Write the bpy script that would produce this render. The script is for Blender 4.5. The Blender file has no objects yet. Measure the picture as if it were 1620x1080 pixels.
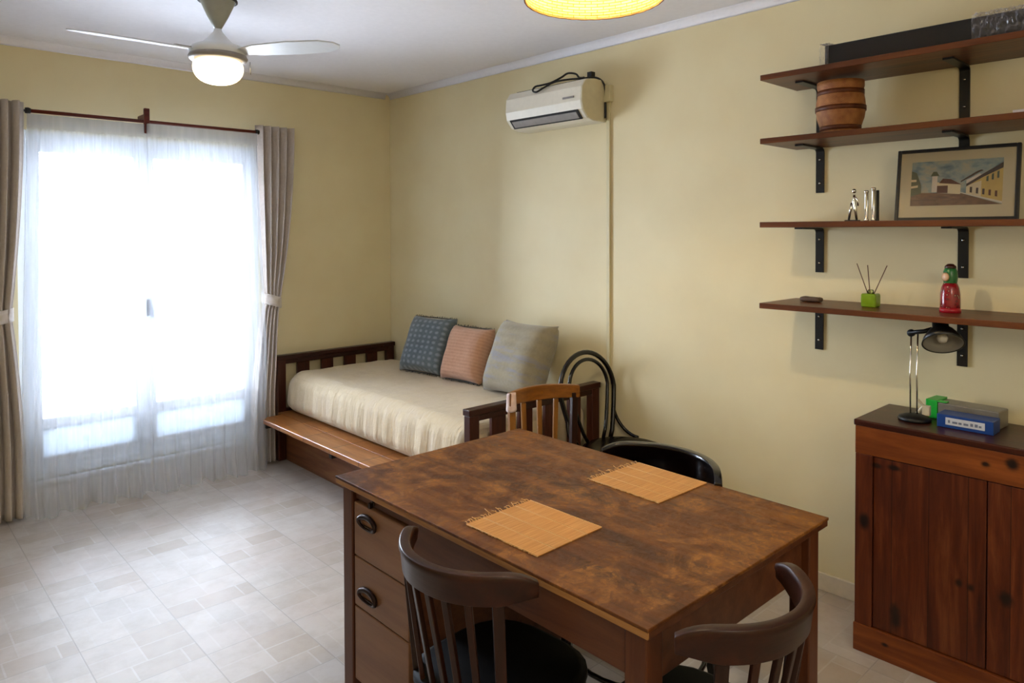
import bpy, bmesh, math, random
from mathutils import Vector, Matrix, noise
R = math.radians
PI = math.pi
random.seed(7)
S = bpy.context.scene
COL = S.collection

# ------------------------------------------------------------------ camera, sky, lights, exposure
CAM_H = 1.53
yaw, pitch, roll = R(42.807), R(1.122), R(-0.142)
fw = Vector((math.sin(yaw), math.cos(yaw), 0)); rt = Vector((math.cos(yaw), -math.sin(yaw), 0)); up = Vector((0, 0, 1))
F = fw * math.cos(pitch) - up * math.sin(pitch); U = up * math.cos(pitch) + fw * math.sin(pitch)
R2 = rt * math.cos(roll) + U * math.sin(roll); U2 = U * math.cos(roll) - rt * math.sin(roll)
cd = bpy.data.cameras.new('camera'); cam = bpy.data.objects.new('camera', cd); COL.objects.link(cam)
m = Matrix.Identity(4)
for i in range(3):
    m[i][0] = R2[i]; m[i][1] = U2[i]; m[i][2] = -F[i]
m[2][3] = CAM_H
cam.matrix_world = m
cd.sensor_width = 36; cd.lens = 1140.3 / 1620 * 36; cd.shift_y = -151.46 / 1620; cd.clip_start = 0.02
S.camera = cam

w = bpy.data.worlds.new('sky'); S.world = w; w.use_nodes = True
bg = w.node_tree.nodes['Background']; bg.inputs[0].default_value = (0.80, 0.89, 1.0, 1); bg.inputs[1].default_value = 18.0

def area(name, loc, rot, sx, sy, power, color, portal=False):
    d = bpy.data.lights.new(name, 'AREA'); d.shape = 'RECTANGLE'; d.size = sx; d.size_y = sy; d.energy = power; d.color = color
    o = bpy.data.objects.new(name, d); COL.objects.link(o); o.location = loc; o.rotation_euler = rot
    if portal: d.cycles.is_portal = True
    return o
area('daylight_portal', (1.35, 4.88, 1.25), (R(-90), 0, 0), 1.34, 2.0, 1, (1, 1, 1), True)
def point(name, loc, power, color, r):
    d = bpy.data.lights.new(name, 'POINT'); d.energy = power; d.color = color; d.shadow_soft_size = r
    o = bpy.data.objects.new(name, d); COL.objects.link(o); o.location = loc
    return o
point('pendant_bulb_light', (1.60, 1.375, 2.31), 11, (1.0, 0.84, 0.55), 0.03)
point('added_fill_light', (0.3, -0.9, 2.1), 15, (1.0, 0.90, 0.76), 0.30)  # unseen fill light, added to lift the near side of the room
point('fan_bulb_light', (1.213, 3.2, 2.235), 7, (1.0, 0.80, 0.52), 0.03)
S.view_settings.view_transform = 'Standard'; S.view_settings.look = 'None'
S.view_settings.gamma = 1; S.view_settings.use_curve_mapping = False
S.view_settings.exposure = 1.28

# ------------------------------------------------------------------ helpers
def lin(h):
    h = h.lstrip('#'); c = [int(h[i:i + 2], 16) / 255 for i in (0, 2, 4)]
    return tuple(((x / 12.92) if x <= .04045 else ((x + .055) / 1.055) ** 2.4) for x in c) + (1,)

class NT:
    def __init__(s, name):
        s.m = bpy.data.materials.new(name); s.m.use_nodes = True; s.t = s.m.node_tree; s.n = s.t.nodes; s.l = s.t.links
        s.b = s.n['Principled BSDF']; s.out = s.n['Material Output']
    def node(s, typ, **kw):
        n = s.n.new(typ)
        for k, v in kw.items():
            if k.startswith('i_'):
                key = k[2:]; key = int(key) if key.isdigit() else key.replace('_', ' ')
                n.inputs[key].default_value = v
            else: setattr(n, k, v)
        return n
    def link(s, a, b): s.l.new(a, b)
    def coord(s, scale=(1, 1, 1), rot=(0, 0, 0), loc=(0, 0, 0)):
        tc = s.node('ShaderNodeTexCoord'); mp = s.node('ShaderNodeMapping')
        mp.inputs['Scale'].default_value = scale; mp.inputs['Rotation'].default_value = rot; mp.inputs['Location'].default_value = loc
        s.link(tc.outputs['Object'], mp.inputs[0]); return mp.outputs[0]
    def ramp(s, fac, stops):
        r = s.node('ShaderNodeValToRGB'); e = r.color_ramp.elements
        while len(e) < len(stops): e.new(0.5)
        for el, (p, c) in zip(e, stops): el.position = p; el.color = c
        s.link(fac, r.inputs[0]); return r.outputs[0]
    def noise(s, vec, scale, detail=4, rough=.55, dist=0):
        n = s.node('ShaderNodeTexNoise'); n.inputs['Scale'].default_value = scale; n.inputs['Detail'].default_value = detail
        n.inputs['Roughness'].default_value = rough; n.inputs['Distortion'].default_value = dist
        s.link(vec, n.inputs['Vector']); return n.outputs['Fac']
    def mix(s, fac, a, b, mode='MIX'):
        n = s.node('ShaderNodeMix', data_type='RGBA', blend_type=mode)
        for sock, v in ((n.inputs[0], fac), (n.inputs[6], a), (n.inputs[7], b)):
            if hasattr(v, 'links') or isinstance(v, bpy.types.NodeSocket): s.link(v, sock)
            else: sock.default_value = v
        return n.outputs[2]
    def math(s, op, a, b=0.0):
        n = s.node('ShaderNodeMath', operation=op)
        for i, v in enumerate((a, b)):
            if isinstance(v, bpy.types.NodeSocket): s.link(v, n.inputs[i])
            else: n.inputs[i].default_value = v
        return n.outputs[0]
    def bump(s, h, strength=.2, dist=.01):
        b = s.node('ShaderNodeBump'); b.inputs['Strength'].default_value = strength; b.inputs['Distance'].default_value = dist
        s.link(h, b.inputs['Height']); s.link(b.outputs[0], s.b.inputs['Normal'])

def plain(name, col, rough=.5, metal=0, spec=.5, nscale=30, var=.08, bump=.05):
    t = NT(name); c = lin(col) if isinstance(col, str) else col
    v = t.coord(); n = t.noise(v, nscale, 3)
    d = tuple(x * (1 - var) for x in c[:3]) + (1,); e = tuple(min(1, x * (1 + var)) for x in c[:3]) + (1,)
    t.link(t.ramp(n, [(.3, d), (.7, e)]), t.b.inputs['Base Color'])
    t.b.inputs['Roughness'].default_value = rough; t.b.inputs['Metallic'].default_value = metal
    t.b.inputs['Specular IOR Level'].default_value = spec
    if bump: t.bump(n, bump, .004)
    return t.m

def wood(name, dark, mid, light, axis='y', rough=.35, scale=1.0, worn=None, knots=None, coat=0, boards=None):
    t = NT(name)
    st = {'x': (1.2, 14, 14), 'y': (14, 1.2, 14), 'z': (14, 14, 1.2)}[axis]
    v = t.coord(tuple(a * scale for a in st))
    g = t.noise(v, 1.6, 8, .62, .6); g2 = t.noise(v, 6, 5, .7, .3)
    col = t.ramp(g, [(.28, lin(dark)), (.52, lin(mid)), (.75, lin(light))])
    col = t.mix(t.ramp(g2, [(.35, (.0, .0, .0, 1)), (.7, (.35, .35, .35, 1))]), col, lin(dark), 'MIX')
    if worn:
        v2 = t.coord((1, 1, 1)); a = t.noise(v2, 7, 9, .72, .8); b = t.noise(v2, 42, 6, .75, .9)
        a2 = t.noise(v2, 2.2, 3, .5)
        msk = t.math('MULTIPLY', t.ramp(a, [(.47, (0, 0, 0, 1)), (.6, (1, 1, 1, 1))]), t.ramp(b, [(.4, (0, 0, 0, 1)), (.62, (1, 1, 1, 1))]))
        col = t.mix(t.math('MULTIPLY', t.ramp(a2, [(.35, (.0, .0, .0, 1)), (.65, (.75, .75, .75, 1))]), t.ramp(a, [(.35, (1, 1, 1, 1)), (.55, (0, 0, 0, 1))])), col, lin(dark))
        col = t.mix(t.math('MULTIPLY', msk, .65), col, lin(worn))
        rr = t.ramp(b, [(.3, (rough * .8,) * 3 + (1,)), (.7, (min(1, rough * 1.5),) * 3 + (1,))]); t.link(rr, t.b.inputs['Roughness'])
    else:
        t.b.inputs['Roughness'].default_value = rough
    if boards:   # dark joints between boards, period along an axis
        ax, per = boards
        tc = t.node('ShaderNodeTexCoord'); sp = t.node('ShaderNodeSeparateXYZ'); t.link(tc.outputs['Object'], sp.inputs[0])
        fr = t.math('FRACT', t.math('MULTIPLY', sp.outputs['xyz'.index(ax)], 1 / per))
        j = t.math('GREATER_THAN', t.math('ABSOLUTE', t.math('SUBTRACT', fr, .5)), .488)
        fl = t.math('FLOOR', t.math('MULTIPLY', sp.outputs['xyz'.index(ax)], 1 / per))
        wn = t.node('ShaderNodeTexWhiteNoise', noise_dimensions='1D'); t.link(fl, wn.inputs['W'])
        col = t.mix(t.math('MULTIPLY', wn.outputs['Value'], .45), col, lin(dark))
        col = t.mix(t.math('MULTIPLY', j, .7), col, (.01, .004, .002, 1))
    if knots:
        tc = t.node('ShaderNodeTexCoord'); wv = t.noise(t.coord(), 25, 2)
        tot = None
        for (x, y, z, r, sx) in knots:
            mp = t.node('ShaderNodeMapping'); mp.inputs['Location'].default_value = (-x, -y / 1.0, -z / sx)
            mp.inputs['Scale'].default_value = (1, 1, 1 / sx)
            t.link(tc.outputs['Object'], mp.inputs[0])
            ln = t.node('ShaderNodeVectorMath', operation='LENGTH'); t.link(mp.outputs[0], ln.inputs[0])
            dd = t.math('ADD', ln.outputs['Value'], t.math('MULTIPLY', t.math('SUBTRACT', wv, .5), r * .9))
            k = t.ramp(dd, [(r * .55, (1, 1, 1, 1)), (r * 1.35, (0, 0, 0, 1))])
            tot = k if tot is None else t.mix(1.0, tot, k, 'LIGHTEN')
        col = t.mix(tot, col, (.012, .005, .003, 1))
    t.link(col, t.b.inputs['Base Color'])
    t.b.inputs['Specular IOR Level'].default_value = .32
    t.b.inputs['Coat Weight'].default_value = coat * .6; t.b.inputs['Coat Roughness'].default_value = .15
    t.bump(g2, .12, .003)
    return t.m

class MB:
    """collects shapes and links them as ONE mesh object"""
    def __init__(s): s.bm = bmesh.new(); s.mi = 0
    def box(s, x0, x1, y0, y1, z0, z1, M=None):
        vs = [s.bm.verts.new((x, y, z)) for x in (x0, x1) for y in (y0, y1) for z in (z0, z1)]
        for f in ((0, 1, 3, 2), (4, 6, 7, 5), (0, 4, 5, 1), (2, 3, 7, 6), (0, 2, 6, 4), (1, 5, 7, 3)):
            fc = s.bm.faces.new([vs[i] for i in f]); fc.material_index = s.mi
        if M is not None: bmesh.ops.transform(s.bm, matrix=M, verts=vs)
        return s
    def bar(s, a, b, wx, wy, a2=None, side=(1, 0, 0)):
        """tapered rectangular bar from a to b"""
        a = Vector(a); b = Vector(b); d = (b - a).normalized(); sx = Vector(side); sx = (sx - d * sx.dot(d)).normalized(); sy = d.cross(sx)
        wx2, wy2 = a2 if a2 else (wx, wy); vs = []
        for p, (ux, uy) in ((a, (wx, wy)), (b, (wx2, wy2))):
            for i, j in ((-1, -1), (1, -1), (1, 1), (-1, 1)): vs.append(s.bm.verts.new(p + sx * (i * ux / 2) + sy * (j * uy / 2)))
        for f in ((3, 2, 1, 0), (4, 5, 6, 7), (0, 1, 5, 4), (1, 2, 6, 5), (2, 3, 7, 6), (3, 0, 4, 7)):
            fc = s.bm.faces.new([vs[i] for i in f]); fc.material_index = s.mi
        return s
    def tube(s, pts, r, n=10, closed=False, smooth=True, cap=True):
        pts = [Vector(p) for p in pts]; N = len(pts); rr = r if isinstance(r, (list, tuple)) else [r] * N
        rings = []; ref = None
        for i, p in enumerate(pts):
            if closed: d = pts[(i + 1) % N] - pts[i - 1]
            else: d = pts[min(i + 1, N - 1)] - pts[max(i - 1, 0)]
            d.normalize()
            if ref is None:
                ref = Vector((0, 0, 1)) if abs(d.z) < .9 else Vector((1, 0, 0))
            ref = (ref - d * ref.dot(d)).normalized(); o = d.cross(ref)
            rings.append([s.bm.verts.new(p + (ref * math.cos(2 * PI * k / n) + o * math.sin(2 * PI * k / n)) * rr[i]) for k in range(n)])
        M = N if closed else N - 1
        for i in range(M):
            a = rings[i]; b = rings[(i + 1) % N]
            for k in range(n):
                f = s.bm.faces.new((a[k], a[(k + 1) % n], b[(k + 1) % n], b[k])); f.smooth = smooth; f.material_index = s.mi
        if cap and not closed:
            for rg, rev in ((rings[0], True), (rings[-1], False)):
                f = s.bm.faces.new(list(reversed(rg)) if rev else rg); f.material_index = s.mi
        return s
    def lathe(s, prof, c=(0, 0, 0), n=32, M=None, smooth=True, wob=None):
        rings = []; vs = []
        for r, z in prof:
            if r < 1e-5: v = s.bm.verts.new((c[0], c[1], c[2] + z)); rings.append([v]); vs.append(v)
            else:
                rg = [s.bm.verts.new((c[0] + r * math.cos(2 * PI * k / n), c[1] + r * math.sin(2 * PI * k / n), c[2] + z)) for k in range(n)]
                rings.append(rg); vs += rg
        for a, b in zip(rings, rings[1:]):
            for k in range(n):
                q = [a[k % len(a)], a[(k + 1) % len(a)], b[(k + 1) % len(b)], b[k % len(b)]]
                q2 = []
                for v in q:
                    if v not in q2: q2.append(v)
                if len(q2) > 2:
                    f = s.bm.faces.new(q2); f.smooth = smooth; f.material_index = s.mi
        if M is not None: bmesh.ops.transform(s.bm, matrix=M, verts=vs)
        return s
    def poly(s, pts, thick=None):
        vs = [s.bm.verts.new(p) for p in pts]; f = s.bm.faces.new(vs); f.material_index = s.mi
        if thick:
            r = bmesh.ops.extrude_face_region(s.bm, geom=[f]); nv = [e for e in r['geom'] if isinstance(e, bmesh.types.BMVert)]
            bmesh.ops.translate(s.bm, vec=Vector(thick), verts=nv)
        return s
    def grid(s, fn, nu, nv, smooth=True, closed_u=False):
        g = [[s.bm.verts.new(fn(i / nu, j / nv)) for i in range(nu + (0 if closed_u else 1))] for j in range(nv + 1)]
        L = len(g[0])
        for j in range(nv):
            for i in range(nu):
                f = s.bm.faces.new((g[j][i], g[j][(i + 1) % L], g[j + 1][(i + 1) % L], g[j + 1][i])); f.smooth = smooth; f.material_index = s.mi
        return s
    def build(s, name, mat, parent=None, bevel=0, seg=2, subsurf=0, solid=0, loc=None, recalc=True):
        if recalc: bmesh.ops.recalc_face_normals(s.bm, faces=s.bm.faces)
        me = bpy.data.meshes.new(name); s.bm.to_mesh(me); s.bm.free()
        for mm in (mat if isinstance(mat, (list, tuple)) else [mat]): me.materials.append(mm)
        o = bpy.data.objects.new(name, me); COL.objects.link(o)
        if parent: o.parent = parent
        if loc: o.location = loc
        if solid:
            q = o.modifiers.new('solid', 'SOLIDIFY'); q.thickness = solid; q.offset = 0
        if bevel:
            q = o.modifiers.new('bevel', 'BEVEL'); q.width = bevel; q.segments = seg; q.limit_method = 'ANGLE'; q.angle_limit = R(40)
            q.harden_normals = False
        if subsurf:
            q = o.modifiers.new('sub', 'SUBSURF'); q.levels = subsurf; q.render_levels = subsurf
        return o

def thing(name, label, cat, loc=(0, 0, 0), rz=0, group=None):
    o = bpy.data.objects.new(name, None); COL.objects.link(o); o.empty_display_size = .1
    o.location = loc; o.rotation_euler = (0, 0, rz); return tag(o, label, cat, group)
def tag(o, label, cat, group=None):
    o['label'] = label; o['category'] = cat
    if group: o['group'] = group
    return o
def struct(o): o['kind'] = 'structure'; return o
def copy_tree(o, parent=None):
    c = o.copy(); COL.objects.link(c); c.parent = parent
    for ch in list(o.children): copy_tree(ch, c)
    return c

# ------------------------------------------------------------------ materials
def wall_mat():
    t = NT('yellow_wall_paint'); v = t.coord(); n = t.noise(v, 3, 4); n2 = t.noise(v, 90, 3)
    t.link(t.ramp(n, [(.3, lin('#E0D2A8')), (.7, lin('#E5D9B1'))]), t.b.inputs['Base Color'])
    t.b.inputs['Roughness'].default_value = .55; t.b.inputs['Specular IOR Level'].default_value = .35; t.bump(n2, .08, .002); return t.m
def floor_mat():
    t = NT('printed_floor_tiles'); v = t.coord(loc=(.06, .02, 0))
    def brick(scale, w_, h_, c1, c2, mort, ms, off=.5, fr=2):
        b = t.node('ShaderNodeTexBrick'); b.offset = off; b.offset_frequency = fr; b.squash = 1
        b.inputs['Scale'].default_value = scale; b.inputs['Brick Width'].default_value = w_; b.inputs['Row Height'].default_value = h_
        b.inputs['Color1'].default_value = c1; b.inputs['Color2'].default_value = c2; b.inputs['Mortar'].default_value = mort
        b.inputs['Mortar Size'].default_value = ms; b.inputs['Mortar Smooth'].default_value = .4; t.link(v, b.inputs['Vector']); return b
    a = brick(1, .1667, .1111, lin('#C6BDB0'), lin('#B4A694'), lin('#C6BFB4'), .004, .33, 3)
    b = brick(1, .1111, .1667, lin('#BDB4A8'), lin('#C8BFB2'), lin('#C6BFB4'), .004, .5, 2)
    big = brick(1, .3333, .3333, (1, 1, 1, 1), (0, 0, 0, 1), (.5, .5, .5, 1), .0028, 0, 1)
    ck = t.node('ShaderNodeTexChecker'); ck.inputs['Scale'].default_value = 3.0; t.link(v, ck.inputs['Vector'])
    col = t.mix(ck.outputs['Fac'], a.outputs['Color'], b.outputs['Color'])
    n = t.noise(v, 9, 6, .65); n3 = t.noise(v, 2.3, 4)
    col = t.mix(t.ramp(n, [(.4, (0, 0, 0, 1)), (.75, (.55, .55, .55, 1))]), col, lin('#A3917B'))
    col = t.mix(t.ramp(n3, [(.45, (0, 0, 0, 1)), (.7, (.35, .35, .35, 1))]), col, lin('#BFA795'))
    col = t.mix(t.math('MULTIPLY', big.outputs['Fac'], .75), col, lin('#A3988A'))
    col = t.mix(1.0, col, (.87, .88, .92, 1), 'MULTIPLY')
    t.link(col, t.b.inputs['Base Color'])
    t.b.inputs['Roughness'].default_value = .5; t.b.inputs['Specular IOR Level'].default_value = .35
    t.bump(t.math('SUBTRACT', 1.0, big.outputs['Fac']), .25, .002); return t.m
def cloth(name, c1, c2, sc=(220, 220, 220), rough=.9, stripes=None, sheen=.3, bump=.3):
    t = NT(name); v = t.coord(); n = t.noise(v, 60, 4); n0 = t.noise(v, 7, 4)
    w1 = t.node('ShaderNodeTexWave', bands_direction='Z'); w1.inputs['Scale'].default_value = sc[0] / 6; t.link(v, w1.inputs['Vector'])
    col = t.ramp(t.math('ADD', t.math('MULTIPLY', n, .5), t.math('MULTIPLY', n0, .5)), [(.35, lin(c1)), (.65, lin(c2))])
    if stripes: col = stripes(t, v, col)
    t.link(col, t.b.inputs['Base Color']); t.b.inputs['Roughness'].default_value = rough; t.b.inputs['Sheen Weight'].default_value = sheen
    t.b.inputs['Specular IOR Level'].default_value = .2
    t.bump(t.math('ADD', n, t.math('MULTIPLY', w1.outputs['Fac'], .3)), bump, .003); return t.m
def sheer_mat():
    t = NT('white_sheer_voile'); v = t.coord((1, 1, 1)); n = t.noise(t.coord((22, 22, 1.2)), 1.5, 3)
    tr = t.node('ShaderNodeBsdfTransparent'); tl = t.node('ShaderNodeBsdfTranslucent'); df = t.node('ShaderNodeBsdfDiffuse')
    tr.inputs[0].default_value = (.97, .98, 1, 1); tl.inputs[0].default_value = (.23, .24, .265, 1); df.inputs[0].default_value = (.92, .92, .95, 1)
    m1 = t.node('ShaderNodeMixShader'); m1.inputs[0].default_value = .55; t.link(tl.outputs[0], m1.inputs[1]); t.link(df.outputs[0], m1.inputs[2])
    m2 = t.node('ShaderNodeMixShader'); t.link(t.math('ADD', .33, t.math('MULTIPLY', n, .16)), m2.inputs[0]); t.link(tr.outputs[0], m2.inputs[1]); t.link(m1.outputs[0], m2.inputs[2])
    t.link(m2.outputs[0], t.out.inputs[0]); return t.m
def glass_mat(name='clear_glass', col=(.97, .98, 1, 1), rough=.02):
    t = NT(name); tr = t.node('ShaderNodeBsdfTransparent'); gl = t.node('ShaderNodeBsdfGlossy'); gl.inputs['Roughness'].default_value = rough
    tr.inputs[0].default_value = col; fr = t.node('ShaderNodeFresnel'); fr.inputs[0].default_value = 1.45
    mx = t.node('ShaderNodeMixShader'); t.link(fr.outputs[0], mx.inputs[0]); t.link(tr.outputs[0], mx.inputs[1]); t.link(gl.outputs[0], mx.inputs[2])
    t.link(mx.outputs[0], t.out.inputs[0]); return t.m
def emis(name, col, st, base='#F4EFE0'):
    t = NT(name); t.b.inputs['Base Color'].default_value = lin(base); t.b.inputs['Emission Color'].default_value = col
    t.b.inputs['Emission Strength'].default_value = st; t.b.inputs['Roughness'].default_value = .3
    n = t.noise(t.coord(), 14, 2); t.bump(n, .03, .002); return t.m

M = {}
M['wall'] = wall_mat(); M['floor'] = floor_mat()
M['ceiling'] = plain('white_ceiling_paint', '#F0EEF2', .8, nscale=40, var=.02, bump=.08)
M['basebd'] = plain('cream_baseboard_tile', '#D8CDB8', .4, var=.05)
M['pvc'] = plain('white_lacquered_frame', '#E6ECF2', .35, var=.02, bump=0)
def glow_panel():  # hazy blue glow of the lower door panel, put in as a translucent material
    t = NT('glowing_lower_panel'); tl = t.node('ShaderNodeBsdfTranslucent'); tl.inputs[0].default_value = (.36, .39, .43, 1); df = t.node('ShaderNodeBsdfDiffuse'); df.inputs[0].default_value = (.8, .86, .92, 1)
    mx = t.node('ShaderNodeMixShader'); mx.inputs[0].default_value = .5; t.link(tl.outputs[0], mx.inputs[1]); t.link(df.outputs[0], mx.inputs[2]); t.link(mx.outputs[0], t.out.inputs[0]); return t.m
M['panel'] = glow_panel()
M['glass'] = glass_mat(); M['sheer'] = sheer_mat()
M['drape'] = cloth('beige_linen_drape', '#B9AEA4', '#C6BCB2', bump=.15, sheen=.1)
M['tie'] = cloth('ivory_tieback_cloth', '#D8CEC4', '#E6DED6', bump=.2)
M['rod'] = wood('red_brown_rod_wood', '#3A120C', '#5C2014', '#70291B', 'x', .35)
M['black'] = plain('black_painted_metal', '#060607', .4, var=.1)
M['blackplastic'] = plain('black_plastic', '#050506', .45)
M['steel'] = plain('brushed_steel', '#B7B4AE', .25, metal=1, var=.05, bump=0)
M['chrome'] = plain('chrome', '#D5D2CC', .12, metal=1, var=.02, bump=0)
M['darkiron'] = plain('dark_bronze_pull', '#2A1710', .35, metal=.6, var=.15)
M['table_top'] = wood('worn_varnished_table_top', '#361804', '#69390D', '#8A581E', 'y', .42, .8, worn='#B07A3C', coat=.1)
M['table_edge'] = wood('table_edge_wood', '#7A4E26', '#A27240', '#B98A54', 'y', .42, 1)
M['table_frame'] = wood('table_frame_wood', '#3C1E10', '#5E351E', '#704428', 'y', .36, .7, coat=.1)
M['table_leg'] = wood('table_leg_wood', '#3C1C0E', '#5A3019', '#6C3E22', 'z', .36, .7, coat=.1)
M['drawer'] = wood('drawer_front_wood', '#6E4A34', '#866044', '#946C50', 'y', .34, .45, coat=.15)
M['chair_wood'] = wood('dark_bentwood', '#1C0904', '#361608', '#4A210F', 'x', .36, .8, coat=.12)
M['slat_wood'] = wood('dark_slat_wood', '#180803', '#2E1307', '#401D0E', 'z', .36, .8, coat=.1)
M['seat_black'] = plain('black_seat_vinyl', '#050405', .6, spec=.2)
M['ebony'] = wood('near_black_varnish', '#050203', '#0B0505', '#120807', 'x', .2, .8, coat=.4)
M['light_wood'] = wood('honey_oak_chair', '#5E350E', '#8A561C', '#A56E2E', 'x', .35, 1, coat=.2)
M['light_slat'] = wood('honey_oak_slat', '#6B4014', '#94622A', '#AC783A', 'z', .35, 1, coat=.2)
M['bed_wood'] = wood('dark_bed_wood', '#200A06', '#38160E', '#482016', 'x', .35, .8, coat=.2)
M['bed_post'] = wood('dark_bed_post_wood', '#2C100A', '#482014', '#5A2E20', 'z', .35, .8, coat=.2)
M['bed_side'] = wood('pine_bed_side', '#5A3218', '#865434', '#9C6A46', 'y', .36, .8, knots=[(2.16, 3.93, .2, .012, 1), (2.16, 3.2, .15, .014, 1)], coat=.2)
M['bed_ledge'] = wood('pine_bed_ledge', '#744218', '#A66C38', '#C28E58', 'y', .3, 1.2, boards=('y', .31), coat=.3)
M['shelf'] = wood('reddish_shelf_board', '#40200E', '#653618', '#7C4824', 'y', .4, .9, coat=.1)
M['box_side'] = plain('dark_brown_band', '#221009', .6)  # plain dark brown for the ring on the fan canopy
M['basket'] = None
KN = [(2.695, 1.037, .48, .017, 1.6), (2.705, .93, .17, .018, 2.6), (2.705, .735, .36, .011, 1.2), (2.705, .70, .355, .012, 1.2), (2.705, .995, .69, .02, .5), (2.705, .94, .695, .022, .45),
      (2.69, .587, .79, .018, 1), (2.69, .66, .775, .013, .7), (2.705, .60, .355, .019, 1.2), (2.69, .96, .06, .011, .6), (2.69, .37, .77, .016, 1)]
M['cab_v'] = wood('knotty_pine_vertical', '#321006', '#642C10', '#925028', 'z', .38, 1, boards=('y', .118), knots=KN, coat=.15)
M['cab_h'] = wood('knotty_pine_horizontal', '#52220A', '#7A3E16', '#965422', 'y', .38, .9, knots=KN, coat=.15)
M['cab_stile'] = wood('knotty_pine_stile', '#3A1408', '#5E2A10', '#7A3E1C', 'z', .38, 1.1, knots=KN, coat=.15)
M['cab_top'] = wood('dark_cabinet_top', '#260C06', '#40190C', '#542612', 'y', .35, .9, coat=.2)

def bedspread_mat():
    t = NT('cream_bedspread'); v = t.coord((1, 1, 1)); n = t.noise(v, 5, 5); n2 = t.noise(t.coord((3, 40, 6)), 1.3, 4, .6)
    ck = t.noise(t.coord((9, 9, 2)), 2, 3)
    t.link(t.ramp(t.math('ADD', t.math('MULTIPLY', n, .6), t.math('MULTIPLY', ck, .4)), [(.35, lin('#C6B392')), (.5, lin('#CFBD9C')), (.7, lin('#CCBBA2'))]), t.b.inputs['Base Color'])
    t.b.inputs['Roughness'].default_value = .85; t.b.inputs['Sheen Weight'].default_value = .2; t.b.inputs['Specular IOR Level'].default_value = .2
    t.bump(t.math('ADD', n2, t.math('MULTIPLY', t.noise(v, 60, 3), .3)), .5, .012); return t.m
M['bedspread'] = bedspread_mat()
def st_blue(t, v, col):
    w1 = t.node('ShaderNodeTexWave', bands_direction='X'); w1.inputs['Scale'].default_value = 7; w1.inputs['Distortion'].default_value = 1.5; w1.inputs['Detail Scale'].default_value = 3; t.link(v, w1.inputs['Vector'])
    w2 = t.node('ShaderNodeTexWave', bands_direction='Z'); w2.inputs['Scale'].default_value = 9; w2.inputs['Distortion'].default_value = 1.2; t.link(v, w2.inputs['Vector'])
    f = t.math('MULTIPLY', w1.outputs['Fac'], w2.outputs['Fac'])
    return t.mix(t.ramp(f, [(.15, (0, 0, 0, 1)), (.8, (.75, .75, .75, 1))]), col, lin('#8E98A4'))
def st_rose(t, v, col):
    w2 = t.node('ShaderNodeTexWave', bands_direction='Z'); w2.inputs['Scale'].default_value = 16; t.link(v, w2.inputs['Vector'])
    return t.mix(t.math('MULTIPLY', w2.outputs['Fac'], .3), col, lin('#D8AE92'))
def st_grey(t, v, col):
    w2 = t.node('ShaderNodeTexWave', bands_direction='Z'); w2.inputs['Scale'].default_value = 5; w2.inputs['Distortion'].default_value = 3; t.link(v, w2.inputs['Vector'])
    n = t.noise(t.coord((3, 3, 14)), 2, 3)
    c = t.mix(t.ramp(n, [(.5, (0, 0, 0, 1)), (.62, (.6, .6, .6, 1))]), col, lin('#84889A'))
    return t.mix(t.math('MULTIPLY', w2.outputs['Fac'], .3), c, lin('#A89C80'))
M['c_blue'] = cloth('blue_grey_woven_cushion', '#55626B', '#69767E', stripes=st_blue)
M['c_rose'] = cloth('dusty_rose_woven_cushion', '#AE826A', '#C0967E', stripes=st_rose)
M['c_grey'] = cloth('taupe_striped_cushion', '#8C8470', '#9C9482', stripes=st_grey)
M['fringe'] = cloth('dark_cushion_fringe', '#2C2C30', '#4A4C50')
M['ac_body'] = plain('aged_white_plastic', '#E2DCCB', .35, var=.03, bump=0)
M['ac_side'] = plain('yellowed_plastic', '#CFC4A0', .4, var=.04, bump=0)
M['grey'] = plain('grey_plastic', '#8E8986', .5)
M['conduit'] = plain('cream_conduit_plastic', '#CFC49A', .45, var=.03, bump=0)
M['fan_paint'] = plain('white_enamel', '#DDE0E2', .3, var=.02, bump=0)
M['fan_canopy'] = plain('grey_green_canopy', '#9C9D90', .4, var=.03, bump=0)
M['fan_blade'] = plain('pale_grey_blade', '#D4D8DE', .35, var=.02, bump=0)
M['globe'] = emis('lit_opal_globe', (1, .80, .50, 1), 1.1)
def bamboo_mat():
    t = NT('bamboo_slats'); v = t.coord((1, 1, 1)); n = t.noise(t.coord((8, 260, 1)), 1, 4)
    tc = t.node('ShaderNodeTexCoord'); sp = t.node('ShaderNodeSeparateXYZ'); t.link(tc.outputs['Object'], sp.inputs[0])
    fr = t.math('FRACT', t.math('ADD', t.math('MULTIPLY', sp.outputs[0], 1 / .06), .5))
    thread = t.math('LESS_THAN', t.math('ABSOLUTE', t.math('SUBTRACT', fr, .5)), .04)
    col = t.ramp(n, [(.3, lin('#B97F40')), (.55, lin('#CF9653')), (.75, lin('#DDA968'))])
    col = t.mix(t.math('MULTIPLY', thread, .55), col, lin('#EBCB98')); t.link(col, t.b.inputs['Base Color'])
    t.b.inputs['Roughness'].default_value = .5; t.bump(n, .2, .002); return t.m
M['bamboo'] = bamboo_mat(); M['thread'] = plain('pale_bamboo_thread', '#D8AE74', .7)
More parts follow.
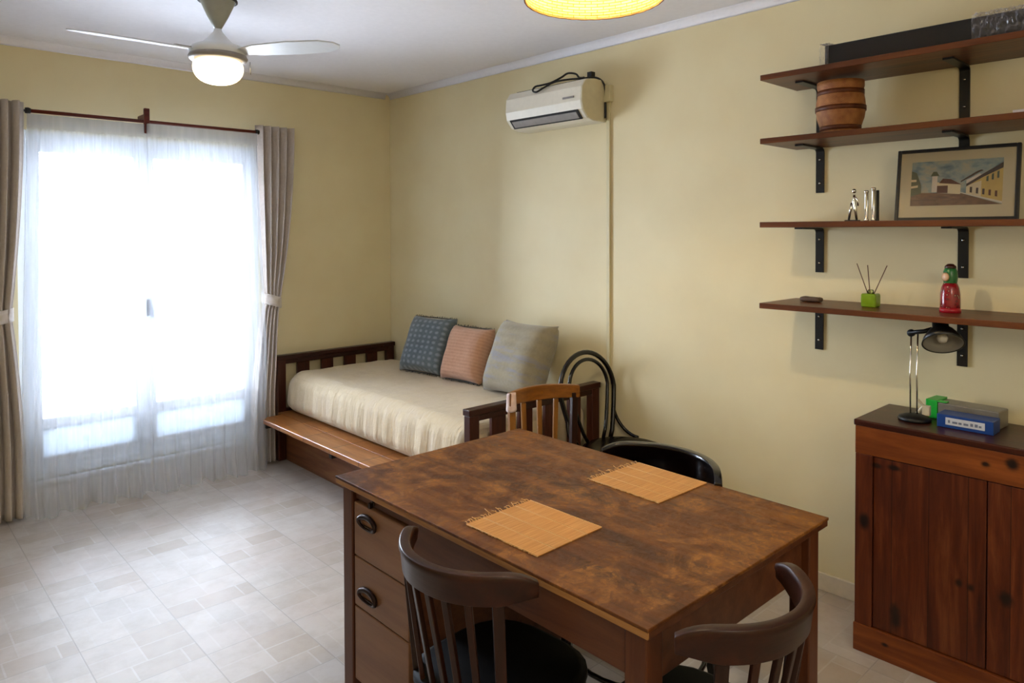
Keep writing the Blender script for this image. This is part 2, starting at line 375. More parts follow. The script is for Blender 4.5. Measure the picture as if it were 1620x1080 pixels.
def wicker_mat():
    t = NT('woven_wicker_shade'); tc = t.node('ShaderNodeTexCoord'); sp = t.node('ShaderNodeSeparateXYZ'); t.link(tc.outputs['Object'], sp.inputs[0])
    ang = t.math('ARCTAN2', sp.outputs[1], sp.outputs[0])
    cb = t.node('ShaderNodeCombineXYZ'); t.link(t.math('MULTIPLY', ang, .19), cb.inputs[0]); t.link(sp.outputs[2], cb.inputs[1])
    b = t.node('ShaderNodeTexBrick'); b.inputs['Scale'].default_value = 1; b.inputs['Brick Width'].default_value = .036; b.inputs['Row Height'].default_value = .009
    b.inputs['Color1'].default_value = lin('#E8CC74'); b.inputs['Color2'].default_value = lin('#DFBF62'); b.inputs['Mortar'].default_value = lin('#8A6224'); b.inputs['Mortar Size'].default_value = .0016; b.inputs['Mortar Smooth'].default_value = .6
    t.link(cb.outputs[0], b.inputs['Vector'])
    df = t.node('ShaderNodeBsdfDiffuse'); tl = t.node('ShaderNodeBsdfTranslucent'); t.link(b.outputs['Color'], df.inputs[0]); t.link(b.outputs['Color'], tl.inputs[0])
    bp = t.node('ShaderNodeBump'); bp.inputs['Strength'].default_value = .6; bp.inputs['Distance'].default_value = .004; bp.invert = True; t.link(b.outputs['Fac'], bp.inputs['Height']); t.link(bp.outputs[0], df.inputs['Normal'])
    mx = t.node('ShaderNodeMixShader'); mx.inputs[0].default_value = .3; t.link(df.outputs[0], mx.inputs[1]); t.link(tl.outputs[0], mx.inputs[2]); t.link(mx.outputs[0], t.out.inputs[0]); return t.m
M['wicker'] = wicker_mat(); M['wicker_rim'] = wood('dark_wicker_rim', '#4A2E10', '#7A5422', '#94703A', 'x', .6)
def basket_mat():
    t = NT('woven_basket'); v = t.coord(); tc = t.node('ShaderNodeTexCoord'); sp = t.node('ShaderNodeSeparateXYZ'); t.link(tc.outputs['Object'], sp.inputs[0])
    ang = t.math('ARCTAN2', sp.outputs[1], sp.outputs[0]); wv = t.math('SINE', t.math('MULTIPLY', ang, 60)); wz = t.math('SINE', t.math('MULTIPLY', sp.outputs[2], 900))
    h = t.math('MULTIPLY', wv, wz); n = t.noise(v, 30, 4)
    t.link(t.ramp(n, [(.3, lin('#8A5226')), (.7, lin('#AE743C'))]), t.b.inputs['Base Color']); t.b.inputs['Roughness'].default_value = .6; t.bump(h, .25, .003); return t.m
M['basket'] = basket_mat(); M['basket_band'] = wood('dark_basket_band', '#4A2410', '#623418', '#74401E', 'x', .5)

# ------------------------------------------------------------------ the room
XW, YW, HC = 3.043, 4.644, 2.565
XL, YB = -1.25, -1.75
OX0, OX1, OZ0, OZ1 = .68, 2.02, .17, 2.09       # door opening
T = .22
b = MB(); b.box(XL - T, XW + T, YB - T, YW + T, -.12, 0); struct(b.build('floor', M['floor']))
b = MB(); b.box(XL - T, XW + T, YB - T, YW + T, HC, HC + .12); struct(b.build('ceiling', M['ceiling']))
b = MB(); b.box(XW, XW + T, YB - T, YW + T, 0, HC); struct(b.build('wall_right', M['wall']))
b = MB(); b.box(XL - T, XL, YB - T, YW + T, 0, HC); struct(b.build('wall_left', M['wall']))
b = MB(); b.box(XL, XW, YB - T, YB, 0, HC); struct(b.build('wall_back', M['wall']))
b = MB(); b.box(XL, OX0, YW, YW + T, 0, HC); b.box(OX1, XW, YW, YW + T, 0, HC); b.box(OX0, OX1, YW, YW + T, OZ1, HC); b.box(OX0, OX1, YW, YW + T, 0, OZ0)
struct(b.build('wall_front', M['wall']))
b = MB(); b.box(XW - .012, XW, YB, 1.069, 0, .075); b.box(XW - .012, XW, 1.069, YW, 0, .075); struct(b.build('baseboard_right', M['basebd'], bevel=.003))
b = MB(); b.box(XL, OX0 - .062, YW - .012, YW, 0, .075); b.box(OX1 - .010, XW - .012, YW - .012, YW, 0, .075); struct(b.build('baseboard_front', M['basebd'], bevel=.003))
b = MB(); b.box(OX0 - .06, OX1 - .012, YW - .016, YW, 0, OZ0 - .03); struct(b.build('trim_3', plain('white_tiled_riser', '#E4E4E8', .4, var=.03), bevel=.003))
# slim plaster cove along the top of the right wall
def cove(name, fn, L):
    b = MB(); pts = []
    for i in range(7):
        a = i / 6 * PI / 2; pts.append((.04 * (1 - math.sin(a)), .04 * (1 - math.cos(a))))
    pts.append((0, 0))
    v0 = [fn(0, p, q) for p, q in pts]; v1 = [fn(L, p, q) for p, q in pts]
    a = [b.bm.verts.new(p) for p in v0]; c = [b.bm.verts.new(p) for p in v1]
    for i in range(len(a)):
        j = (i + 1) % len(a); f = b.bm.faces.new((a[i], a[j], c[j], c[i])); f.smooth = i < 6
    b.bm.faces.new(a); b.bm.faces.new(list(reversed(c)))
    return struct(b.build(name, M['ceiling']))
cove('trim_1', lambda t, p, q: (XW - p, YB + t, HC - q), YW - YB)
cove('trim_2', lambda t, p, q: (XL + t, YW - p, HC - q), XW - XL - .04)

# the french door
def french_door():
    root = bpy.data.objects.new('door_1', None); COL.objects.link(root); root.location = (0, 0, 0); struct(root)
    y0, y1 = YW + .02, YW + .09
    b = MB(); b.box(OX0, OX0 + .05, y0, y1, OZ0, OZ1); b.box(OX1 - .05, OX1, y0, y1, OZ0, OZ1); b.box(OX0 + .05, OX1 - .05, y0, y1, OZ1 - .05, OZ1); b.box(OX0 + .05, OX1 - .05, y0, y1, OZ0, OZ0 + .045)
    b.build('door_frame', M['pvc'], root, bevel=.004)
    b = MB(); b.box(OX0, OX1, YW - .02, YW + .02, OZ0 - .03, OZ0); b.build('threshold', M['pvc'], root, bevel=.004)
    for xa, xb in ((.73, 1.313), (1.317, 1.97)):
        zb, zt = OZ0 + .047, OZ1 - .052; s = .062
        b = MB(); b.box(xa + .002, xa + s, y0 + .01, y1 - .012, zb, zt); b.box(xb - s + .012, xb, y0 + .01, y1 - .012, zb, zt)
        b.box(xa + s, xb - s + .012, y0 + .01, y1 - .012, zt - .065, zt); b.box(xa + s, xb - s + .012, y0 + .01, y1 - .012, zb, zb + .07); b.box(xa + s, xb - s + .012, y0 + .01, y1 - .012, .44, .50)
        leaf = b.build('door_leaf', M['pvc'], root, bevel=.004)
        b = MB(); b.box(xa + s, xb - s + .012, y0 + .025, y1 - .03, zb + .07, .44); b.build('kick_panel', M['panel'], leaf)
        b = MB(); b.box(xa + s, xb - s + .012, y0 + .034, y0 + .039, .50, zt - .065); b.build('glass_pane', M['glass'], leaf)
        if xa > 1:
            b = MB(); b.box(1.298, 1.334, y0 - .004, y0 + .008, zb, zt); b.build('cover_strip', M['pvc'], leaf, bevel=.003)
            b = MB(); b.box(xa + .008, xa + .036, y0 - .012, y0 - .0045, 1.03, 1.13); b.tube([(xa + .027, y0, 1.09), (xa + .027, y0 - .035, 1.09), (xa + .03, y0 - .04, 1.02)], .008, 8)
            b.build('door_handle', M['black'], leaf, bevel=.002)
french_door()

# the balcony beyond the glass
b = MB(); b.box(-.4, 3.2, YW + T, 6.1, -.12, .10); struct(b.build('balcony_floor', M['basebd']))
rl = thing('balcony_railing', 'pale metal balcony railing seen faintly through the sheer curtain', 'railing', (1.35, 6.0, .10))
b = MB(); b.box(-1.7, 1.7, -.02, .02, .86, .90); b.build('top_rail', M['pvc'], rl)
b = MB(); b.box(-1.7, 1.7, -.012, .012, .08, .105); b.build('bottom_rail', M['pvc'], rl)
b = MB(); b.box(-1.7, 1.7, -.012, .012, .60, .625); b.build('middle_rail', M['pvc'], rl)
for k in range(10):
    b = MB(); x = -1.62 + k * .36; b.box(x - .01, x + .01, -.01, .01, 0, .86); b.build('baluster', M['pvc'], rl)

# unseen hanging lamp, added behind the camera to brighten the near side
kl = thing('added_fill_lamp', 'unseen white hanging lamp added behind the camera for fill light', 'lamp', (.3, -.9, HC))
b = MB(); b.tube([(0, 0, 0), (0, 0, -.30)], .004, 8); b.lathe([(0, 0), (.05, 0), (.045, -.02), (0, -.03)], n=24); b.build('cord', M['fan_paint'], kl)
b = MB(); b.lathe([(0, -.29), (.04, -.29), (.045, -.33), (.03, -.335), (0, -.335)], n=24); b.build('lamp_socket', M['fan_paint'], kl)

# ------------------------------------------------------------------ curtains
CY = 4.525
def rod(name, label, x0, x1, y, z, r, mat, capmat, group=None):
    t = thing(name, label, 'curtain rod', (0, y, z), 0, group)
    b = MB(); b.tube([(x0, 0, 0), (x1, 0, 0)], r, 14); b.build('pole', mat, t)
    for x, s in ((x0, -1), (x1, 1)):
        b = MB(); b.lathe([(0, -.014), (r * 1.5, -.012), (r * 1.7, 0), (r * 1.4, .012), (0, .014)], n=16, M=Matrix.Translation((x, 0, 0)) @ Matrix.Rotation(R(90), 4, 'Y')); b.build('end_cap', capmat, t)
    return t
r1 = rod('curtain_rod', 'red-brown wooden rod carrying the white sheer curtains', .717, 1.954, CY - .01, 2.172, .010, M['rod'], M['black'])
b = MB(); b.box(1.278, 1.308, -.022, .0, -.07, .075); b.box(1.283, 1.303, .0, YW - CY + .01, .02, .045); b.build('centre_bracket', M['rod'], r1, bevel=.004)
r2 = rod('curtain_rod', 'dark rod with a black tip holding the beige drapes near the wall', .35, 2.235, 4.60, 2.183, .007, M['black'], M['black'])
for x in (.45, 2.215):
    b = MB(); b.box(x - .006, x + .006, 0, YW - 4.60, -.012, .012); b.build('wall_bracket', M['black'], r2)
r3 = rod('inner_curtain_rail', 'thin grey rail glimpsed through the top of the sheer curtains', .74, 1.93, 4.575, 2.12, .006, M['grey'], M['grey'])
for x in (.80, 1.88):
    b = MB(); b.box(x - .005, x + .005, 0, YW - 4.575, -.004, .012); b.build('wall_bracket', M['grey'], r3)

def sheer(name, label, xl, xr, zt, zb, folds, ph, group, CY=CY):
    def fn(u, v):
        z = zt + (zb - zt) * v
        x = xl(v) + (xr(v) - xl(v)) * u
        a = .010 + .016 * v
        y = CY + a * math.sin(2 * PI * folds * u + ph + .7 * math.sin(3 * v + u * 5)) + .006 * math.sin(2 * PI * folds * 2.3 * u + 2 * v)
        if v > .93: y -= (v - .93) * .5 * (.5 + .5 * math.sin(9 * u + ph)); z += .012 * math.sin(2 * PI * folds * u * .5 + ph) * (v - .93) / .07
        y -= .012
        if v < .04: y = CY - .012 + (y - CY + .012) * (v / .04)
        return (x, y, max(z, .004))
    b = MB(); b.grid(fn, 150, 70)
    o = b.build(name, M['sheer']); tag(o, label, 'curtain', group)
    # header band folded over (thicker cloth)
    b = MB()
    b.grid(lambda u, v: (xl(0) + (xr(0) - xl(0)) * u, CY - .030 + .0035 * math.sin(40 * u), zt - .075 * v), 60, 3)
    h = b.build('header_band', M['sheer'], o); return o
lerp = lambda a, b_, t: a + (b_ - a) * t
sheer('sheer_curtain', 'left white sheer curtain panel hanging in front of the glass door', lambda v: lerp(.712, .675, min(1, v * 1.5)), lambda v: lerp(1.30, 1.33, v), 2.155, .015, 9, .3, 'white sheer panels over the door')
sheer('sheer_curtain', 'right white sheer curtain panel beside the pulled-back beige drape', lambda v: lerp(1.285, 1.31, v), lambda v: lerp(1.935, 2.0, min(1, v * 1.6)), 2.155, .012, 10, 1.4, 'white sheer panels over the door', CY - .035)

def drape(name, label, L, Rr, folds, ph):
    zt, zb, zk = 2.225, .018, 1.08
    def prof(P, z):   # P = (x_top, x_tie, x_bottom)
        if z > zk:
            t = (zt - z) / (zt - zk); return lerp(P[0], P[1], t ** 1.9)
        t = (zk - z) / (zk - zb); return lerp(P[1], P[2], min(1, t * 1.6) ** .7)
    def fn(u, v):
        z = zt + (zb - zt) * v
        # a fuller fold depth away from the tie
        d = abs(z - zk); am = .016 + .012 * min(1, d / .35)
        x = prof(L, z) + (prof(Rr, z) - prof(L, z)) * u + .006 * math.sin(2 * PI * folds * u * 2 + ph)
        y = 4.595 - .017 + am * math.sin(2 * PI * folds * u + ph) - .012
        if z > zk - .05 and z < zk + .05: y -= .006
        return (x, min(y, 4.628), z)
    b = MB(); b.grid(fn, 120, 60); return prof, b
for nm, lab, L, Rr, fo, ph in (
    ('drape_curtain', 'right beige linen drape tied back beside the bed', (1.965, 2.015, 1.925), (2.235, 2.118, 2.072), 5, .4),
    ('drape_curtain', 'left beige linen drape cut off by the left edge of the photo', (.40, .44, .40), (.705, .635, .69), 6, 1.9)):
    prof, b = drape(nm, lab, L, Rr, fo, ph)
    o = b.build(nm, M['drape'], solid=.003); tag(o, lab, 'curtain', 'beige drapes either side of the door')
    z = 1.08; xa, xb = prof(L, z) - .012, prof(Rr, z) + .014
    b = MB()
    def tie(u, v):
        a = 2 * PI * u; cx, rx, ry = (xa + xb) / 2, (xb - xa) / 2, .044
        return (cx + rx * math.cos(a), 4.574 + ry * math.sin(a), z + .035 - .07 * v - .02 * math.cos(a) * (1 if L[0] > 1 else -1))
    b.grid(tie, 40, 3, closed_u=True); b.build('tieback', M['tie'], o, solid=.004)

# ------------------------------------------------------------------ day bed
bed = thing('day_bed', 'dark wooden day bed with slatted ends and a pine ledge along its open side', 'bed', (2.6, 3.6, 0))
ox, oy = -2.6, -3.6
def bb(x0, x1, y0, y1, z0, z1): return (x0 + ox, x1 + ox, y0 + oy, y1 + oy, z0, z1)
for nm, ya, yb in (('footboard', 4.575, 4.612), ('headboard', 2.565, 2.602)):
    b = MB(); b.box(*bb(2.10, 3.03, ya - .008, yb + .008, .675, .705)); b.box(*bb(2.16, 2.99, ya, yb, .645, .675)); b.box(*bb(2.16, 2.99, ya, yb, .27, .345))
    fb = b.build(nm, M['bed_wood'], bed, bevel=.004)
    for x in (2.105, 2.965):
        b = MB(); b.box(*bb(x, x + .058, ya - .004, yb + .004, 0, .675)); b.build('post', M['bed_post'], fb, bevel=.004)
    for k in range(4):
        x = 2.163 + .088 + k * .181
        b = MB(); b.box(*bb(x, x + .09, ya + .008, yb - .008, .345, .645)); b.build('slat', M['bed_post'], fb, bevel=.002)
sd = (M['bed_side'],)
b = MB(); b.box(*bb(2.16, 2.185, 2.605, 4.57, 0.0, .305)); b.box(*bb(2.98, 3.0, 2.605, 4.57, .05, .305)); b.build('side_panel', M['bed_side'], bed, bevel=.002)
b = MB(); b.box(*bb(2.10, 3.0, 2.606, 4.566, .305, .33)); b.build('platform', M['bed_ledge'], bed, bevel=.002)
b = MB(); b.box(*bb(1.952, 2.099, 2.62, 4.505, .300, .33)); b.build('ledge', M['bed_ledge'], bed, bevel=.006, seg=3)
for y in (2.9, 3.6, 4.44):
    b = MB(); b.box(*bb(1.965, 2.16, y, y + .03, .27, .30)); b.build('ledge_bracket', M['black'], bed, bevel=.003)

def rounded_box(cx, cy, cz, hx, hy, hz, r, cuts, fn=None):
    bm = bmesh.new(); bmesh.ops.create_cube(bm, size=2)
    bmesh.ops.subdivide_edges(bm, edges=bm.edges[:], cuts=cuts, use_grid_fill=True)
    for v in bm.verts:
        p = Vector((v.co.x * hx, v.co.y * hy, v.co.z * hz)); q = Vector((max(-hx + r, min(hx - r, p.x)), max(-hy + r, min(hy - r, p.y)), max(-hz + r, min(hz - r, p.z))))
        d = p - q
        if d.length > 1e-6: d.normalize(); p = q + d * r
        if fn: p = fn(p, d)
        v.co = p + Vector((cx, cy, cz))
    for f in bm.faces: f.smooth = True
    return bm
def mat_fn(p, d):
    # shoulders roll in at the top, skirt falls in pleats, seat slightly hollow
    k = max(0, (p.z + .13) / .26)
    if p.x < -.2: p.x += .03 * k * k * min(1, (-.2 - p.x) / .2)
    if abs(d.z) < .5 and d.length > .1:
        s = (.009 * math.sin(p.y * 55 + 3 * math.sin(p.y * 7)) + .005 * math.sin(p.y * 120 + 2 * math.sin(p.y * 11))) * (1 - .75 * k)
        p += Vector((d.x, d.y, 0)) * s
    if p.z > .1:
        p.z += .006 * noise.noise(Vector((p.x * 4, p.y * 3, 1))) + .003 * noise.noise(Vector((p.x * 14, p.y * 12, 4)))
    return p
b = MB(); b.bm.free(); b.bm = rounded_box(2.575, 3.589, .465, .440, .965, .134, .085, 58, mat_fn)
tag(b.build('mattress', M['bedspread']), 'thick mattress under a cream bedspread on the day bed', 'mattress')

def cushion(name, label, c, size, thick, rx, rz, mat, roll_=0, fringe=False):
    n = 26; b = MB()
    def side(sg):
        def fn(u, v):
            a, c2 = 2 * u - 1, 2 * v - 1
            e = max(0, (1 - a ** 4)) ** .5 * max(0, (1 - c2 ** 4)) ** .5
            k = 1 - .07 * (1 - abs(c2) ** 2) * abs(a) ** 3; k2 = 1 - .07 * (1 - abs(a) ** 2) * abs(c2) ** 3
            y = sg * thick / 2 * e + .004 * noise.noise(Vector((a * 3, c2 * 3, sg)))
            return (a * size / 2 * k, y, size / 2 * (c2 * k2 + 1))
        return fn
    b.grid(side(1), n, n); b.grid(side(-1), n, n)
    bmesh.ops.remove_doubles(b.bm, verts=b.bm.verts, dist=.004)
    o = b.build(name, mat); tag(o, label, 'cushion', 'cushions leaning on the wall over the bed')
    o.location = c; o.rotation_euler = (rx, roll_, rz)
    if fringe:
        for zz, s in ((0.006, -1), (size - .006, 1)):
            f = MB(); f.tube([((k / 20 - .5) * size * .93, 0, zz) for k in range(21)], .003, 6)
            for k in range(34):
                t = (k / 33 - .5) * size * .93
                f.tube([(t, 0, zz), (t + random.uniform(-.004, .004), random.uniform(-.004, .004), zz + s * random.uniform(.006, .014))], .0022, 4)
            f.build('fringe', M['fringe'], o)
    return o
# local +y is the cushion's back; rotate so that -y faces into the room (-x)
cushion('cushion', 'blue-grey woven cushion, nearest the window of the three', (2.755, 3.865, .606), .385, .16, R(-24), R(-80), M['c_blue'], 0, True)
cushion('cushion', 'dusty pink woven cushion standing between the blue and the taupe one', (2.775, 3.47, .606), .35, .17, R(-22), R(-84), M['c_rose'], 0, True)
cushion('cushion', 'large taupe cushion with faint stripes beside the black hoop-back chair', (2.735, 2.985, .606), .435, .22, R(-25), R(-90), M['c_grey'], 0, False)

# ------------------------------------------------------------------ table
TX, TY, TW, TL, TH = 1.1286, .8332, .8025, 1.2114, .76
tb = thing('desk_table', 'worn brown wooden desk with drawers used as a dining table', 'table', (TX, TY, 0))
b = MB(); b.box(0, TW, 0, TL, TH - .008, TH); top = b.build('table_top', M['table_top'], tb, bevel=.002)
b = MB(); b.box(.006, TW - .002, .002, TL - .002, TH - .024, TH - .008); b.build('top_edge', M['table_frame'], tb, bevel=.002)
b = MB(); b.box(.0005, .006, .002, TL - .002, TH - .023, TH - .008); b.build('worn_edge', M['table_edge'], tb, bevel=.002)['label'] = 'pale worn edge strip'
LG = .056
for x, y in ((.017, .017), (TW - .022 - LG, .017), (.017, TL - .017 - LG), (TW - .022 - LG, TL - .017 - LG)):
    b = MB(); b.box(x, x + LG, y, y + LG, 0, TH - .024); b.build('leg', M['table_leg'], tb, bevel=.004)
b = MB(); b.box(.022, .042, .073, .834, .632, TH - .024); b.build('front_apron', M['table_frame'], tb, bevel=.002)
b = MB(); b.box(TW - .054, TW - .034, .086, TL - .086, .632, TH - .024); b.box(.086, TW - .086, .034, .054, .612, TH - .024); b.build('side_apron', M['table_frame'], tb, bevel=.002)
py0, py1 = .835, TL - .074
b = MB(); b.box(.050, TW - .06, py0, py0 + .018, .15, TH - .024); b.box(.073, TW - .08, TL - .06, TL - .04, .15, TH - .024); b.box(.050, TW - .086, py0 + .018, TL - .074, .13, .15); b.box(TW - .075, TW - .057, py0 + .018, TL - .087, .15, TH - .024)
b.box(.030, .05, py0, TL - .074, .700, TH - .024)
b.build('drawer_case', M['table_frame'], tb, bevel=.002)
for z0, z1, hz in ((.530, .695, .648), (.374, .526, .424), (.14, .370, None)):
    b = MB(); b.box(.020, .046, py0 + .004, TL - .08, z0, z1); b.box(.046, .06, py0 + .03, TL - .11, z0 + .02, z1 - .02)
    dr = b.build('drawer', M['drawer'], tb, bevel=.003)
    if hz:
        yc = 1.048; b = MB()
        # oval shell pull: rim ring with a hooded cup
        pts = [(.017 - .005 * math.cos(a) ** 2, yc + .046 * math.cos(a), hz + .019 * math.sin(a)) for a in [2 * PI * i / 28 for i in range(28)]]
        b.tube(pts, [.0065 + .0025 * math.sin(2 * PI * i / 28) for i in range(28)], 8, closed=True)
        b.box(.0165, .0195, yc - .04, yc + .04, hz - .015, hz - .009)
        b.build('drawer_pull', M['darkiron'], dr)
b = MB(); b.lathe([(0, -.006), (.008, -.006), (.008, .004), (0, .004)], n=16, M=Matrix.Translation((.032, 1.035, .712)) @ Matrix.Rotation(R(90), 4, 'Y')); b.box(.014, .024, 1.03, 1.04, .700, .716); b.build('lock', M['darkiron'], tb)

def mat_thing(cx, cy, rz, label):
    t = thing('placemat', label, 'placemat', (cx, cy, TH), rz, 'bamboo placemats on the desk table')
    b = MB(); n = 62; L = .262; W = .242
    for k in range(n):
        y = -L / 2 + L * (k + .5) / n; e = random.uniform(-.0025, .0025)
        b.box(-W / 2 + e, W / 2 + e, y - L / n * .46, y + L / n * .46, .0006, .0030)
    b.build('slats', M['bamboo'], t)
    b = MB()
    for k in range(5):
        x = -.12 + .06 * k; b.tube([(x, -L / 2, .0036), (x, L / 2, .0036)], .0007, 5)
    b.build('stitching', M['thread'], t)
    b = MB()
    for k in range(24):
        x = -W / 2 + W * (k + .5) / 24 + random.uniform(-.004, .004); l = random.uniform(.006, .016) * (2.0 if random.random() < .22 else 1); dx = random.uniform(-.008, .008)
        b.tube([(x, L / 2 - .003, .002), (x + dx * .4, L / 2 + l * .5, .004 + random.uniform(0, .004)), (x + dx, L / 2 + l, .0025 + random.uniform(0, .008) * (l / .02))], .0011, 5)
    b.build('fringe', M['thread'], t)
mat_thing(1.309, 1.333, R(1), 'bamboo placemat on the near side, by the chair back in front of the drawers')
mat_thing(1.800, 1.332, R(-1), 'bamboo placemat on the far side, before the glossy black chair')

# ------------------------------------------------------------------ chairs
def captain_chair(name, label, loc, rz, mats, rail_h=.070, hw=.212, dep=.135, top=.79, group=None, nsl=5):
    """faces local +y; back curve at -y; origin under the rail's centre line ends"""
    mr, ms, mseat = mats
    t = thing(name, label, 'chair', loc, rz, group)
    N = 40
    def path(s):  # s -1..1, U shape
        a = s * PI / 2 * 1.0
        x = hw * s; y = -dep * (1 - abs(s) ** 2.35)
        return x, y
    # the bent top rail
    b = MB(); rings = []
    for i in range(N + 1):
        s = -1 + 2 * i / N; x, y = path(s); x2, y2 = path(min(1, s + .01)); x1, y1 = path(max(-1, s - .01))
        d = Vector((x2 - x1, y2 - y1, 0)).normalized(); nrm = Vector((d.y, -d.x, 0))
        if nrm.y > 0 and abs(s) < .5: nrm = -nrm
        if abs(s) >= .5 and nrm.x * s < 0: nrm = -nrm
        e = max(0, (abs(s) - .72) / .28); hh = rail_h * (1 - .52 * e * e); zt = top - .022 * e ** 3
        th = .024 - .004 * e
        lean = .010 * (1 - abs(s))
        p = Vector((x, y, 0)); prof = [(-.5, 0), (.5, 0), (.62, -.010), (.5, -.018), (.42, -hh), (-.42, -hh), (-.5, -.018), (-.62, -.010)]
        rings.append([b.bm.verts.new(p + nrm * (q * th + lean * (1 + z / rail_h)) + Vector((0, 0, zt + z))) for q, z in prof])
    for a, c in zip(rings, rings[1:]):
        for k in range(8):
            f = b.bm.faces.new((a[k], a[(k + 1) % 8], c[(k + 1) % 8], c[k])); f.smooth = True
    b.bm.faces.new(rings[0]); b.bm.faces.new(list(reversed(rings[-1])))
    b.build('top_rail', mr, t, bevel=.002)
    # seat
    sz = .455; sc = (0, .10)
    def seat_r(a): return (.205 + .012 * math.cos(4 * a + PI))
    b = MB(); prof = [(0, sz), (.9, sz + .002), (1.0, sz - .008), (1.0, sz - .026), (0, sz - .026)]
    vs = []
    for r_, z in prof:
        vs.append([b.bm.verts.new((sc[0] + (seat_r(a) * math.cos(a) * r_), sc[1] + seat_r(a) * math.sin(a) * r_, z)) for a in [2 * PI * k / 36 for k in range(36)]] if r_ else [b.bm.verts.new((sc[0], sc[1], z))])
    for a, c in zip(vs, vs[1:]):
        for k in range(36):
            q = []
            for v in (a[k % len(a)], a[(k + 1) % len(a)], c[(k + 1) % len(c)], c[k % len(c)]):
                if v not in q: q.append(v)
            f = b.bm.faces.new(q); f.smooth = True
    b.build('seat', mseat, t)
    b = MB(); rg = [[], [], [], []]
    for k in range(36):
        a = 2 * PI * k / 36; r_ = seat_r(a) - .006
        for j, (rr, z) in enumerate(((r_, sz - .027), (r_, sz - .066), (r_ - .02, sz - .066), (r_ - .02, sz - .027))):
            rg[j].append(b.bm.verts.new((sc[0] + rr * math.cos(a), sc[1] + rr * math.sin(a), z)))
    for j in range(4):
        a, c = rg[j], rg[(j + 1) % 4]
        for k in range(36): f = b.bm.faces.new((a[k], a[(k + 1) % 36], c[(k + 1) % 36], c[k])); f.smooth = True
    b.build('seat_frame', mr, t)
    # slats and outer posts: from rail underside to the back of the seat
    def foot(s):
        a = -PI / 2 + s * R(62); r_ = seat_r(a) - .016; return (sc[0] + r_ * math.cos(a), sc[1] + r_ * math.sin(a))
    ss = [-.74 + 1.48 * k / (nsl + 1) for k in range(nsl + 2)]
    for k, s in enumerate(ss):
        x, y = path(s); n_ = Vector((x, y - .05, 0)).normalized(); fx, fy = foot(s)
        out = k in (0, nsl + 1); wdt = .026 if out else .017
        tan = Vector((-n_.y, n_.x, 0)); b = MB()
        b.bar((fx, fy, sz - .004 if not out else sz - .06), (x - n_.x * -.0, y - n_.y * -.0, top - rail_h + .006), wdt * .9, .012 if not out else .02, (wdt, .012 if not out else .018), side=tan)
        b.build('post' if out else 'slat', ms, t, bevel=.002)
    # legs
    for sx, sy in ((-1, -1), (1, -1), (-1, 1), (1, 1)):
        b = MB(); b.bar((sc[0] + sx * .135, sc[1] + sy * .135, sz - .03), (sc[0] + sx * .175, sc[1] + sy * (.185 if sy > 0 else .20), 0), .030, .030, (.022, .022)); b.build('leg', ms, t, bevel=.004)
    b = MB(); pts = [(sc[0] + .212 * math.cos(a), sc[1] + .212 * math.sin(a) - .004, .20) for a in [2 * PI * k / 32 for k in range(32)]]
    b.tube(pts, .008, 8, closed=True); b.build('stretcher', ms, t)
    return t
BR = (M['chair_wood'], M['slat_wood'], M['seat_black'])
BK = (M['ebony'], M['ebony'], M['seat_black'])
c1 = captain_chair('round_back_chair', 'dark brown curved-back slatted chair in front of the desk drawers', (1.085, 1.318, 0), R(-86), BR, group='dark curved-back chairs at the desk table')
c2 = copy_tree(c1); c2.location = (1.352, .785, 0); c2.rotation_euler = (0, 0, R(1))
c2['label'] = 'dark brown curved-back slatted chair at the short end of the table, nearest the pine cabinet'
c3 = captain_chair('round_back_chair', 'glossy black curved-back chair on the far side of the table, near the wall', (1.935, 1.40, 0), R(88), BK, rail_h=.10, group='dark curved-back chairs at the desk table', hw=.235, dep=.14)

